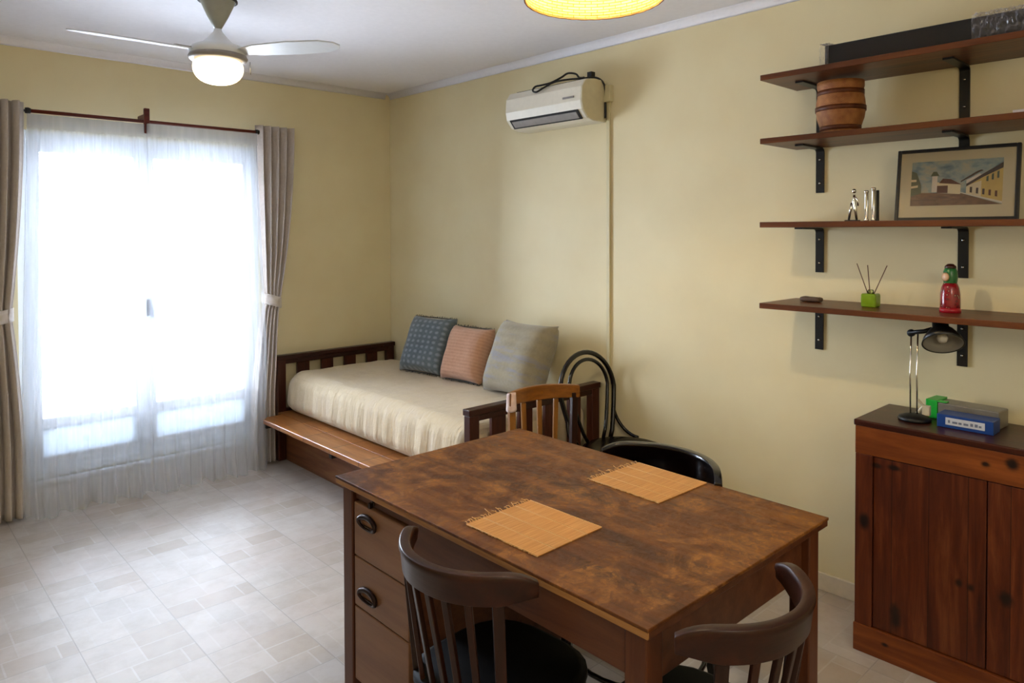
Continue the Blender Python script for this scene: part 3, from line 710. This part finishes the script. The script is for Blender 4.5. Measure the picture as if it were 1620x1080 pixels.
def oak_chair():
    t = thing('slatted_chair', 'honey-coloured wooden slat-back chair behind the far end of the table', 'chair', (2.155, 2.13, 0), R(180 - 14))
    # faces local +y, back at y = -.0
    b = MB(); N = 20; rings = []
    for i in range(N + 1):
        s = -1 + 2 * i / N; x = .172 * s; y = -.05 + .055 * s * s
        hh = .062 - .008 * s * s; zt = .868 + .006 * (1 - s * s)
        rings.append([b.bm.verts.new((x, y + q, z)) for q, z in ((-.012, zt), (.012, zt), (.012, zt - hh), (-.012, zt - hh))])
    for a, c in zip(rings, rings[1:]):
        for k in range(4): b.bm.faces.new((a[k], a[(k + 1) % 4], c[(k + 1) % 4], c[k]))
    b.bm.faces.new(rings[0]); b.bm.faces.new(list(reversed(rings[-1]))); b.build('top_rail', M['light_wood'], t, bevel=.004)
    for k, x in enumerate((-.082, -.005, .080)):
        b = MB(); b.bar((x * .85, -.035, .45), (x, -.05 + .055 * (x / .17) ** 2, .81), .018, .012, (.022, .012)); b.build('slat', M['light_slat'], t, bevel=.002)
    pl = None
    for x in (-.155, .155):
        b = MB(); b.bar((x * .95, -.02, 0), (x * .95, -.008, .45), .03, .03); b.bar((x * .95, -.008, .45), (x, -.004, .835), .028, .024); p = b.build('rear_leg', M['light_slat'] if x > 0 else M['slat_wood'], t, bevel=.003)  # shade on the right-hand post is put in as dark wood
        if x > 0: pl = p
    b = MB(); b.box(-.17, .17, .0, .33, .425, .45); b.build('seat', M['light_wood'], t, bevel=.008)
    b = MB(); b.box(-.15, .15, .02, .31, .37, .425); b.build('seat_frame', M['light_wood'], t)
    for x in (-.145, .145):
        b = MB(); b.bar((x, .30, 0), (x, .30, .425), .026, .026, (.034, .034)); b.build('front_leg', M['light_slat'], t, bevel=.003)
    # pale pink sleeve around the top of the outer post
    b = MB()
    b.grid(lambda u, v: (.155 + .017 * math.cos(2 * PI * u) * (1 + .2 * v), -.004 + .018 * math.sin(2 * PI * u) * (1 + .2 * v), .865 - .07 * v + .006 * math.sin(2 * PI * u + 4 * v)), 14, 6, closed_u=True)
    b.build('pale_pink_sleeve', cloth('pale_pink_surface', '#D8B8B0', '#EBD8D2'), t, solid=.003)
    return t
oak_chair()

def hoop_chair():
    t = thing('bentwood_chair', 'black bentwood chair with a double hoop back against the wall', 'chair', (2.815, 2.225, 0), R(180))
    def hoop(w_top, w_bot, ztop, z0, rr, yb):
        pts = []
        zc = ztop - w_top * .95
        for i in range(7):
            f = i / 6; z = z0 + (zc - z0) * f; pts.append((-(w_bot + (w_top - w_bot) * (f ** .7)), z))
        for i in range(1, 20):
            a = PI - PI * i / 20; pts.append((w_top * math.cos(a), zc + w_top * .95 * math.sin(a)))
        pts += [(-x, z) for x, z in reversed(pts[:7])]
        return [(x, yb - (z - .46) * .17, z) for x, z in pts]
    b = MB(); b.tube(hoop(.208, .125, .90, .44, .012, -.195), .0125, 12); b.build('outer_hoop', M['ebony'], t)
    b = MB(); b.tube(hoop(.148, .06, .865, .46, .01, -.185), .0095, 12); b.build('inner_hoop', M['ebony'], t)
    b = MB(); b.lathe([(0, .452), (.17, .455), (.19, .462), (.205, .458), (.21, .445), (.205, .43), (.18, .425), (0, .43)], n=40); b.build('seat', M['ebony'], t)
    for s in (-1, 1):
        b = MB(); pts = []
        for i in range(11):
            a = i / 10; pts.append((s * (.178 + .03 * math.sin(a * PI / 2)), -.195 - .02 + .14 * (1 - math.cos(a * PI / 2)) + .0, .60 - .145 * math.sin(a * PI / 2)))
        b.tube(pts, .009, 10); b.build('hip_brace', M['ebony'], t)
    for sx, sy in ((-1, -1), (1, -1), (-1, 1), (1, 1)):
        b = MB(); b.tube([(sx * .125, sy * .14 - (0.02 if sy < 0 else 0), .43), (sx * .145, sy * .165, .2), (sx * .165, sy * .19, 0)], [.016, .014, .011], 12); b.build('leg', M['ebony'], t)
    b = MB(); b.tube([(.148 * math.cos(a), .148 * math.sin(a), .24) for a in [2 * PI * k / 36 for k in range(36)]], .008, 8, closed=True); b.build('stretcher', M['ebony'], t)
hoop_chair()

# ------------------------------------------------------------------ wall unit, conduit
ac = thing('air_conditioner', 'old white wall-mounted air conditioner with its black cable looped on top', 'air conditioner', (XW, 2.82, 2.12))
b = MB(); y0, y1 = -.285, .305
prof = [(0, 0), (0, .225), (-.11, .225), (-.165, .215), (-.195, .175), (-.20, .10), (-.19, .055), (-.15, .012), (-.10, 0)]
pv = [b.bm.verts.new((x, y0, z)) for x, z in prof]; qv = [b.bm.verts.new((x, y1, z)) for x, z in prof]
for i in range(len(prof)): b.bm.faces.new((pv[i], pv[(i + 1) % len(prof)], qv[(i + 1) % len(prof)], qv[i]))
b.bm.faces.new(pv); b.bm.faces.new(list(reversed(qv))); b.build('casing', M['ac_body'], ac, bevel=.006, seg=3)
b = MB(); b.poly([(x * 1.0 - (0 if x > -.01 else .001), y0 - .008, z * .98 + .002) for x, z in prof], (0, .006, 0)); b.build('end_panel', M['ac_side'], ac, bevel=.002)
b = MB(); Mx = Matrix.Translation((-.171, 0, .033)) @ Matrix.Rotation(R(-41), 4, 'Y')
b.box(-.004, .012, y0 + .03, y1 - .03, -.030, .030, Mx); vent = b.build('air_outlet', M['blackplastic'], ac)
b = MB(); b.box(-.0075, -.003, y0 + .045, y1 - .045, -.021, .019, Mx)
b.build('louvre', M['grey'], vent, bevel=.001)
b = MB(); b.box(-.2035, -.199, y0 + .05, y0 + .13, .118, .128); b.build('display_strip', M['grey'], ac)
b = MB(); b.box(-.125, -.10, y0 + .02, y1 - .02, .222, .228); b.build('top_grille', M['blackplastic'], ac)
b = MB()
pts = [(-.02, -.300, .02), (-.024, -.302, .12), (-.03, -.300, .20), (-.06, -.27, .237), (-.10, -.20, .238), (-.13, -.12, .240), (-.16, -.05, .232), (-.19, .0, .205), (-.208, .04, .185), (-.20, .075, .20), (-.185, .07, .222), (-.175, .03, .226), (-.15, -.02, .236), (-.12, -.07, .262), (-.10, -.10, .282), (-.08, -.14, .275), (-.085, -.17, .25), (-.09, -.21, .243)]
def smooth(pts, k=5):
    P = [Vector(p) for p in pts]; out = []
    for i in range(len(P) - 1):
        p0, p1, p2, p3 = P[max(0, i - 1)], P[i], P[i + 1], P[min(len(P) - 1, i + 2)]
        for j in range(k):
            t = j / k; out.append(.5 * ((2 * p1) + (-p0 + p2) * t + (2 * p0 - 5 * p1 + 4 * p2 - p3) * t * t + (-p0 + 3 * p1 - 3 * p2 + p3) * t ** 3))
    out.append(P[-1]); return out
b.tube(smooth(pts), .0055, 8)
b.box(-.09, -.06, -.262, -.232, .240, .268)
b.build('power_cable', M['blackplastic'], ac)
cdt = thing('cable_conduit', 'narrow cream cable duct running down the wall beside the air conditioner', 'conduit', (XW, 2.508, 0))
b = MB(); b.box(-.012, 0, -.011, .011, .075, 2.24); b.build('duct', M['conduit'], cdt, bevel=.002)
b = MB(); b.box(-.03, 0, -.028, .028, 2.225, 2.315); b.build('junction_cap', M['conduit'], cdt, bevel=.004)

# ------------------------------------------------------------------ ceiling fan and pendant
fan = thing('ceiling_fan', 'white three-bladed ceiling fan with a lit round globe near the window', 'ceiling fan', (1.213, 3.2, HC))
b = MB(); b.lathe([(0, 0), (.078, 0), (.08, -.02), (.072, -.03), (.045, -.09), (.014, -.148), (0, -.148)], n=36); b.build('canopy', M['fan_canopy'], fan)
b = MB(); b.lathe([(.073, -.021), (.0825, -.021), (.0825, -.028), (.073, -.028), (.073, -.021)], n=36); b.build('canopy_ring', M['box_side'], fan)
b = MB(); b.lathe([(0, -.145), (.014, -.145), (.02, -.16), (.045, -.19), (.07, -.215), (.105, -.225), (.118, -.24), (.118, -.262), (.10, -.275), (.085, -.285), (0, -.285)], n=40); b.build('motor_housing', M['fan_paint'], fan)
b = MB(); b.lathe([(.085, -.262), (.118, -.262), (.123, -.272), (.116, -.284), (.085, -.284), (.085, -.262)], n=40); b.build('lamp_collar', M['grey'], fan)
b = MB(); b.lathe([(.085, -.284), (.100, -.290), (.108, -.312), (.102, -.345), (.080, -.372), (.045, -.386), (0, -.390)], n=40); b.build('light_globe', M['globe'], fan, subsurf=1)
for k, a in enumerate((178, 305, 62)):
    Ma = Matrix.Rotation(R(a), 4, 'Z'); Mt = Ma @ Matrix.Rotation(R(10), 4, 'X')
    b = MB(); outl = [(.115, -.03), (.20, -.055), (.36, -.066), (.50, -.058), (.56, -.03), (.575, 0), (.56, .03), (.50, .056), (.36, .062), (.20, .05), (.115, .03)]
    b.poly([(x, y, -.252) for x, y in outl], (0, 0, .006)); bl = b.build('blade', M['fan_blade'], fan, bevel=.002); bl.matrix_local = Ma @ Matrix.Translation((0, 0, -.25)) @ Matrix.Rotation(R(-10), 4, 'X') @ Matrix.Translation((0, 0, .25))
    b = MB(); b.box(.085, .18, -.018, .018, -.246, -.240); bk = b.build('blade_bracket', M['grey'], bl, bevel=.002)
b = MB(); b.tube([(.13, -.03, -.275), (.132, -.03, -.33)], .002, 6); b.build('pull_chain', M['steel'], fan)

pd = thing('pendant_lamp', 'woven wicker pendant shade glowing yellow at the top edge of the photo', 'pendant lamp', (1.60, 1.375, 2.203))
b = MB(); prof = [(.200, 0), (.204, .03), (.200, .07), (.182, .115), (.145, .155), (.09, .18), (.03, .19)]
b.lathe(prof, n=64); b.build('lamp_shade', M['wicker'], pd, solid=.004)
b = MB()
for k in range(2): b.tube([((.201) * math.cos(a), .201 * math.sin(a), .001 * math.sin(16 * a + k * PI) - .001) for a in [2 * PI * i / 96 for i in range(96)]], .0032, 6, closed=True)
b.build('shade_rim', M['wicker_rim'], pd)
b = MB(); b.tube([(0, 0, .12), (0, 0, HC - 2.203)], .004, 8); b.lathe([(0, HC - 2.203), (.045, HC - 2.203), (.04, HC - 2.203 - .02), (.0, HC - 2.203 - .03)], n=24); b.build('cord', M['fan_paint'], pd)
b = MB(); b.lathe([(0, .115), (.018, .115), (.018, .165), (0, .165)], n=20); b.build('lamp_socket', M['blackplastic'], pd)

# ------------------------------------------------------------------ shelves
SY1, SY0, SD = 1.463, .22, .32
ZT = (2.158, 1.903, 1.566, 1.238)        # top faces
TS = .022
names = ('highest wooden wall shelf, carrying the long black package', 'second wooden wall shelf from the top, with the woven basket', 'third wooden wall shelf from the top, with the framed picture', 'lowest wooden wall shelf, with the green reed diffuser and red doll')
for z, lab in zip(ZT, names):
    sh = thing('wall_shelf', lab, 'shelf', (XW, 0, z), 0, 'wooden wall shelves on black brackets')
    b = MB(); b.box(-SD, -.001, SY0, SY1, -TS, 0); b.build('board', M['shelf'], sh, bevel=.002)
    for y in (1.357, .822):
        b = MB(); bw = .017; zz = -TS; ln = .19; al = .20; c = .022
        # bent flat-bar L bracket with a rounded corner
        pr = [(-.004, zz - ln)] + [(-.004, zz - c)]
        for i in range(1, 6):
            a = i / 5 * PI / 2; pr.append((-.004 - c * (1 - math.cos(a)), zz - c + (c - .0045) * math.sin(a)))
        pr.append((-al, zz - .0035))
        for (x1, z1), (x2, z2) in zip(pr, pr[1:]):
            b.bar((x1, y, z1), (x2, y, z2), 2 * bw, .007, side=(0, 1, 0))
        br = b.build('bracket', M['black'], sh)
        b = MB()
        for dz in (.05, .15): b.lathe([(0, 0), (.0055, 0), (.004, .003), (0, .004)], n=12, M=Matrix.Translation((-.0075, y, zz - dz)) @ Matrix.Rotation(R(-90), 4, 'Y'))
        b.build('screw', M['steel'], br)

bk = thing('lidded_basket', 'round barrel-shaped woven basket with dark bands on the second shelf', 'basket', (XW - .15, 1.213, ZT[1]))
b = MB(); b.lathe([(0, 0), (.064, 0), (.068, .006), (.075, .035), (.086, .07), (.091, .105), (.089, .135), (.083, .165), (.082, .178), (.086, .192), (.086, .212), (.0, .212)], n=48); b.build('body', M['basket'], bk)
b = MB()
for r_, z in ((.0745, .03), (.0915, .105), (.0845, .168)):
    b.lathe([(r_ - .004, -.009), (r_ + .0012, -.009), (r_ + .0015, .009), (r_ - .004, .009), (r_ - .004, -.009)], c=(0, 0, z), n=48)
b.build('band', M['basket_band'], bk)

pk = thing('long_package', 'long black package partly in clear film lying on the highest shelf', 'package', (XW - .20, .75, ZT[0]))
b = MB(); b.box(-.07, .07, -.50, .475, .001, .082); b.build('black_box', plain('black_card', '#070709', .4), pk, bevel=.006)
def crumple(name, y0, y1, seed, h):
    b = MB()
    def fn(u, v):
        y = y0 + (y1 - y0) * u; P = [(-.074, .004), (-.0755, .045), (-.074, .086), (-.03, .088), (.03, .087), (.072, .086)]
        k = v * (len(P) - 1); i = min(len(P) - 2, int(k)); f = k - i; x = lerp(P[i][0], P[i + 1][0], f); z = lerp(P[i][1], P[i + 1][1], f)
        n_ = noise.noise(Vector((u * 16 + seed, v * 9, seed))); m_ = noise.noise(Vector((u * 37 + seed, v * 22, 3)))
        return (x - abs(n_) * .014 * h - .002, y, z + abs(m_) * .012 * h + .001)
    b.grid(fn, 70, 26, smooth=False); return b
def film():
    t = NT('clear_plastic_film'); tr = t.node('ShaderNodeBsdfTransparent'); gl = t.node('ShaderNodeBsdfGlossy'); gl.inputs['Roughness'].default_value = .12
    df = t.node('ShaderNodeBsdfDiffuse'); df.inputs[0].default_value = (.62, .58, .62, 1); m0 = t.node('ShaderNodeMixShader'); m0.inputs[0].default_value = .75; t.link(gl.outputs[0], m0.inputs[1]); t.link(df.outputs[0], m0.inputs[2])
    lw = t.node('ShaderNodeLayerWeight'); lw.inputs[0].default_value = .35
    mx = t.node('ShaderNodeMixShader'); t.link(t.math('ADD', t.math('MULTIPLY', lw.outputs['Facing'], .6), .06), mx.inputs[0]); t.link(tr.outputs[0], mx.inputs[1]); t.link(m0.outputs[0], mx.inputs[2]); t.link(mx.outputs[0], t.out.inputs[0]); return t.m
M['film'] = film()
crumple('f', -.35, -.02, 2.3, 1.5).build('plastic_film', M['film'], pk)
crumple('f', .455, .49, 7.1, .6).build('plastic_film', M['film'], pk)

b = MB(); b.box(XW - .22, XW - .12, .50, .625, ZT[1] + .0005, ZT[1] + .022); b.mi = 1; b.box(XW - .222, XW - .2205, .50, .627, ZT[1] + .0015, ZT[1] + .008)
tag(b.build('small_box', [plain('white_card', '#DCD6DC', .5), plain('violet_print', '#4A3A8A', .5)], bevel=.001), 'small flat white and violet box on the second shelf at the right edge', 'box')

# framed picture leaning on the wall
FW, FH = .385, .268
pf = thing('framed_picture', 'black-framed street painting with cream mount leaning on the third shelf', 'picture', (XW - .155, .815, ZT[2] + .0005)); pf.rotation_euler = (0, R(10), R(3))
# local: +x towards the wall; picture plane at x=0, y to the left
b = MB(); fr = .012
b.box(0, .018, -FW / 2, -FW / 2 + fr, 0, FH); b.box(0, .018, FW / 2 - fr, FW / 2, 0, FH); b.box(0, .018, -FW / 2 + fr, FW / 2 - fr, 0, fr); b.box(0, .018, -FW / 2 + fr, FW / 2 - fr, FH - fr, FH)
b.build('frame', M['blackplastic'], pf, bevel=.002)
b = MB(); b.box(.008, .016, -FW / 2 + fr, FW / 2 - fr, fr, FH - fr); b.build('mount', plain('cream_mount', '#C9BFA4', .8, var=.02, bump=0), pf)
def sky_paint():
    t = NT('painted_sky'); n = t.noise(t.coord((1, 8, 12)), 2.2, 5, .6); t.link(t.ramp(n, [(.35, lin('#5A7486')), (.5, lin('#8FA2A6')), (.65, lin('#B0AA9A'))]), t.b.inputs['Base Color']); t.b.inputs['Roughness'].default_value = .7; return t.m
def road_paint():
    t = NT('painted_road'); n = t.noise(t.coord((1, 14, 50)), 2, 5, .6); t.link(t.ramp(n, [(.35, lin('#4A3026')), (.6, lin('#7C5A40'))]), t.b.inputs['Base Color']); t.b.inputs['Roughness'].default_value = .7; return t.m
pm = [sky_paint(), road_paint(), plain('p_yellow', '#C9AE66', .7), plain('p_cream', '#D8CCB0', .7), plain('p_roof', '#3A2A26', .7), plain('p_white', '#D6CFC8', .7), plain('p_green', '#4C5A48', .7), plain('p_brown', '#5A3020', .7)]
b = MB()
def q(u0, v0, pts, mi, lay): # u 0..1 left->right, v 0..1 bottom->top in the painting
    b.mi = mi; PW, PH = .286, .165; zc = .128 - .0
    b.poly([(.0078 - lay * .00025, .143 - u * PW, .056 + v * PH) for u, v in pts])
q(0, 0, [(0, 0), (1, 0), (1, 1), (0, 1)], 0, 0)
q(0, 0, [(0, 0), (1, 0), (.55, .27), (.0, .30)], 1, 1)
q(0, 0, [(1, .05), (1, .82), (.62, .42), (.62, .24)], 2, 2)                # yellow row of houses
q(0, 0, [(.78, .52), (.62, .42), (.62, .24), (.78, .17)], 3, 3)
q(0, 0, [(1, .90), (1, .78), (.80, .60), (.62, .40), (.62, .46), (.79, .66)], 4, 4)      # roofs
q(0, 0, [(.80, .74), (.76, .71), (.56, .50), (.56, .53), (.72, .72), (.77, .76)], 4, 4)
q(0, 0, [(.76, .68), (.62, .54), (.62, .46), (.79, .62)], 5, 3)
q(0, 0, [(.24, .30), (.30, .30), (.30, .66), (.24, .66)], 5, 4)            # tower
q(0, 0, [(.22, .66), (.32, .66), (.29, .76), (.25, .76)], 6, 5)
q(0, 0, [(.30, .28), (.56, .24), (.56, .46), (.30, .52)], 3, 2); q(0, 0, [(.32, .50), (.57, .45), (.45, .58), (.36, .60)], 7, 3); q(0, 0, [(.30, .28), (.42, .27), (.42, .44), (.30, .44)], 7, 4)
q(0, 0, [(0, .22), (.12, .28), (.12, .45), (.06, .75), (0, .8)], 6, 3); q(0, 0, [(.0, .40), (.08, .42), (.08, .47), (0, .45)], 3, 4); q(0, 0, [(.0, .55), (.06, .55), (.06, .60), (0, .60)], 3, 4)
for k in range(5):
    u = .66 + k * .066; h0 = lerp(.27, .17, k / 4); q(0, 0, [(u, h0), (u + .025, h0 - .01), (u + .025, h0 + .12), (u, h0 + .12)], 7 if k > 2 else 4, 5)
for k in range(3):
    u = .83 + k * .055; q(0, 0, [(u, .50 + k * .03), (u + .022, .50 + k * .03), (u + .022, .62 + k * .05), (u, .60 + k * .05)], 6, 5)
q(0, 0, [(1, .02), (1, .06), (.55, .29), (.55, .27)], 5, 5)
b.build('painting', pm, pf, recalc=False)
b = MB(); b.box(.0052, .0058, -FW / 2 + fr, FW / 2 - fr, fr, FH - fr); b.build('glass', glass_mat('matt_picture_glass', (.98, .98, .98, 1), .4), pf)

# small chrome ornaments left of the picture
def ornament(y, x, label):
    t = thing('metal_figurine', label, 'figurine', (x, y, ZT[2]), 0, 'silver ornaments beside the picture')
    b = MB(); b.box(-.018, .018, -.024, .024, 0, .006); b.build('base', M['blackplastic'], t, bevel=.002)
    b = MB()
    b.tube([(0, -.016, .006), (0, -.010, .05), (0, -.004, .078), (0, -.007, .105)], [.004, .0055, .0065, .004], 10)
    b.tube([(0, .014, .006), (0, .008, .045), (0, .001, .072)], [.004, .005, .006], 10)
    b.tube([(0, -.005, .10), (0, -.018, .085), (0, -.021, .06)], [.003, .0035, .003], 8)
    b.lathe([(0, -.009), (.006, -.007), (.008, 0), (.006, .007), (0, .009)], c=(0, -.006, .118), n=14)
    b.build('figure', M['chrome'], t); return t
ornament(1.160, XW - .16, 'small silver standing figurine left of the framed picture')
for k, (y, h) in enumerate(((1.108, .118), (1.082, .128))):
    t = thing('metal_tube', ('slim silver tube standing beside the figurine' if k == 0 else 'slim silver tube with a dark side standing nearest the framed picture'), 'ornament', (XW - .16, y, ZT[2]), 0, 'silver ornaments beside the picture')
    b = MB(); b.lathe([(0, 0), (.009, 0), (.009, .006), (.007, .01), (.007, h - .01), (.009, h - .006), (.009, h), (0, h)], n=18); b.build('tube', M['chrome'], t)
    if k: b = MB(); b.box(.002, .014, -.016, -.008, 0, h - .01); b.build('dark_strip', M['blackplastic'], t)

# reed diffuser
df = thing('reed_diffuser', 'small green glass reed diffuser with three sticks on the lowest shelf', 'diffuser', (XW - .16, 1.090, ZT[3]))
def green():
    t = NT('green_liquid_glass'); t.b.inputs['Base Color'].default_value = lin('#8FB81E'); t.b.inputs['Roughness'].default_value = .12; t.b.inputs['Transmission Weight'].default_value = .35
    t.b.inputs['Subsurface Weight'].default_value = 0; n = t.noise(t.coord(), 20, 2); t.link(t.ramp(n, [(.3, lin('#86AC1C')), (.7, lin('#A0C63A'))]), t.b.inputs['Base Color']); return t.m
b = MB(); b.box(-.026, .026, -.028, .028, 0, .052); b.build('bottle', green(), df, bevel=.007, seg=3)
b = MB(); b.lathe([(0, .052), (.011, .052), (.011, .062), (.009, .066), (0, .066)], n=20); b.build('neck', glass_mat('pale_glass', (.8, .85, .6, 1)), df)
for dx, dy, l in ((.0, .052, .135), (.0, .012, .13), (.01, -.055, .13)):
    b = MB(); b.tube([(0, dy * .06, .03), (dx, dy, .03 + l)], .0017, 6); b.build('reed', wood('reed_wood', '#4A2C20', '#6B4636', '#7A5644', 'z', .6), df)

# painted doll bottle
dl = thing('painted_doll', 'red painted wooden doll with a green headscarf on the lowest shelf', 'doll', (XW - .15, .822, ZT[3])); dl.scale = (.93, .93, .94)
def redp():
    t = NT('red_floral_paint'); v = t.coord(); vo = t.node('ShaderNodeTexVoronoi'); vo.inputs['Scale'].default_value = 70; t.link(v, vo.inputs['Vector'])
    c = t.ramp(vo.outputs['Distance'], [(.12, lin('#C08A70')), (.22, lin('#5A0E1A')), (.5, lin('#8E1620'))])
    t.link(c, t.b.inputs['Base Color']); t.b.inputs['Roughness'].default_value = .2; t.b.inputs['Coat Weight'].default_value = .5; return t.m
b = MB(); b.lathe([(0, 0), (.030, 0), (.034, .006), (.035, .03), (.034, .07), (.030, .095), (.023, .112), (0, .115)], n=32); b.build('body', redp(), dl)
b = MB(); b.lathe([(.020, .105), (.0235, .115), (.0255, .135), (.024, .155), (.018, .170), (.008, .178), (0, .179)], n=32); b.build('headscarf', plain('green_paint', '#2A6A38', .25), dl)
b = MB(); b.lathe([(.0, -.002), (.012, -.001), (.017, .002), (.012, .005), (0, .006)], n=24, M=Matrix.Translation((-.021, .010, .135)) @ Matrix.Rotation(R(-115), 4, 'Z') @ Matrix.Rotation(R(90), 4, 'X')); b.build('face', plain('painted_skin', '#C9A078', .35), dl)
b = MB(); b.lathe([(.016, .166), (.0205, .168), (.019, .176), (.010, .184), (0, .185)], n=24); b.build('hair', plain('dark_brown_paint', '#3A1812', .3), dl)
b = MB(); b.lathe([(.030, 0), (.0365, 0), (.037, .01), (.0345, .018), (.030, .018)], n=32); b.build('foot_band', plain('bright_red_paint', '#A81828', .3), dl)

def blob(p, d):
    p.z = p.z * (1 + .25 * noise.noise(p * 40)); return p
b = MB(); b.bm.free(); b.bm = rounded_box(0, 0, .011, .022, .042, .010, .009, 6, blob)
o = b.build('flat_stone', plain('brown_stone', '#5A4434', .6)); o.location = (XW - .13, 1.335, ZT[3]); tag(o, 'small flat brown stone near the left end of the lowest shelf', 'stone')

# ------------------------------------------------------------------ cabinet
cb = thing('pine_cabinet', 'knotty pine cabinet with plank doors at the right edge, under the shelves', 'cabinet', (0, 0, 0))
CX, CY1, CY0, CH = 2.695, 1.068, .10, .845
b = MB(); b.box(CX - .004, XW - .014, CY0 - .01, CY1 + .006, CH - .022, CH); b.build('top_board', M['cab_top'], cb, bevel=.004)
b = MB(); b.box(CX + .02, XW - .016, CY0, CY1, .0, CH - .022); b.build('body', M['cab_stile'], cb)
b = MB(); b.box(CX - .001, CX + .02, CY0, CY1 + .001, .722, CH - .022); b.build('top_rail', M['cab_h'], cb, bevel=.002)
for y in (CY1 - .06, CY0):
    b = MB(); b.box(CX - .001, CX + .02, y, y + .06, .10, .722); b.build('stile', M['cab_stile'], cb, bevel=.002)
b = MB(); b.box(CX - .006, CX + .02, CY0, CY1 + .003, .0, .10); b.build('plinth', M['cab_h'], cb, bevel=.003)
for ya, yb in ((.657, CY1 - .062), (.152, .653)):
    b = MB(); b.box(CX + .004, CX + .0195, ya, yb, .103, .719); b.build('door', M['cab_v'], cb, bevel=.002)

# desk lamp
lm = thing('desk_lamp', 'black desk lamp with thin chrome arms on the pine cabinet', 'lamp', (2.83, .915, CH))
b = MB(); b.lathe([(0, 0), (.052, 0), (.055, .006), (.05, .014), (.03, .022), (.012, .026), (0, .026)], n=36); b.build('base', M['blackplastic'], lm)
b = MB(); b.tube([(.02, .0, .02), (.03, -.02, .05), (.01, -.005, .075)], .006, 8); b.box(.012, .03, -.045, -.02, .02, .055); b.build('joint', plain('cream_plastic', '#CFC6AE', .45), lm, bevel=.002)
for k, y in enumerate((.012, -.010)):
    b = MB(); b.tube([(-.005, y, .02), (-.005, y + .002, .16), (-.004, y, .315)], .0028, 8); b.build('arm', M['chrome'], lm)
b = MB(); b.tube([(-.004, .02, .315), (-.004, -.03, .325), (.0, -.055, .335)], .008, 10); b.lathe([(0, -.006), (.013, -.006), (.013, .006), (0, .006)], n=16, M=Matrix.Translation((-.004, .012, .315)) @ Matrix.Rotation(R(90), 4, 'Y')); b.build('hinge', M['blackplastic'], lm)
hd = Matrix.Translation((0, -.082, .345)) @ Matrix.Rotation(R(-20), 4, 'X') @ Matrix.Rotation(R(34), 4, 'Y')
b = MB(); b.lathe([(0, .045), (.018, .045), (.024, .035), (.026, -.005), (.040, -.018), (.058, -.045), (.066, -.068), (.063, -.068), (.054, -.045), (.036, -.022), (0, -.018)], n=40, M=hd); sh_ = b.build('lamp_shade', M['black'], lm)
b = MB(); b.lathe([(.0, -.024), (.035, -.027), (.052, -.047), (.0618, -.067), (.0600, -.067), (.05, -.049), (.033, -.030), (0, -.027)], n=40, M=hd); b.build('reflector', plain('white_reflector', '#85827A', .5, var=.02, bump=0), sh_)
b = MB(); b.lathe([(0, -.022), (.012, -.026), (.018, -.045), (.013, -.058), (0, -.062)], n=24, M=hd); b.build('bulb', plain('frosted_bulb', '#DAD6CC', .3, var=.01, bump=0), sh_)

# blue carton with a label, grey and green case behind it
bx = thing('blue_carton', 'flat blue carton with a white label at the front of the cabinet top', 'box', (2.838, .748, CH), R(0))
b = MB(); b.box(-.04, .04, -.085, .085, .0005, .046); b.build('carton', plain('blue_card', '#123E86', .4), bx, bevel=.002)
b = MB(); b.box(-.0408, -.0402, -.060, .058, .012, .037); lb = b.build('label', plain('white_label', '#C9CBD2', .5), bx)
b = MB()
yy = .050
while yy > -.05:
    wdt = random.uniform(.005, .016); b.box(-.0414, -.0409, yy - wdt, yy, .019, .019 + random.choice((.007, .010))); yy -= wdt + random.uniform(.002, .007)
b.build('print', plain('grey_print', '#6A7084', .6), lb)
cs = thing('grey_case', 'grey plastic case with a bright green end behind the blue carton', 'case', (2.945, .785, CH), R(-4))
b = MB(); b.box(-.045, .045, -.12, .075, .0005, .062); b.build('case_body', plain('smoky_grey_plastic', '#77726A', .3), cs, bevel=.004)
b = MB(); b.box(-.047, .047, .0755, .115, .0005, .068); b.box(-.047, -.02, .045, .0755, .0625, .067); b.build('green_end', plain('bright_green_plastic', '#22B03A', .35), cs, bevel=.004)
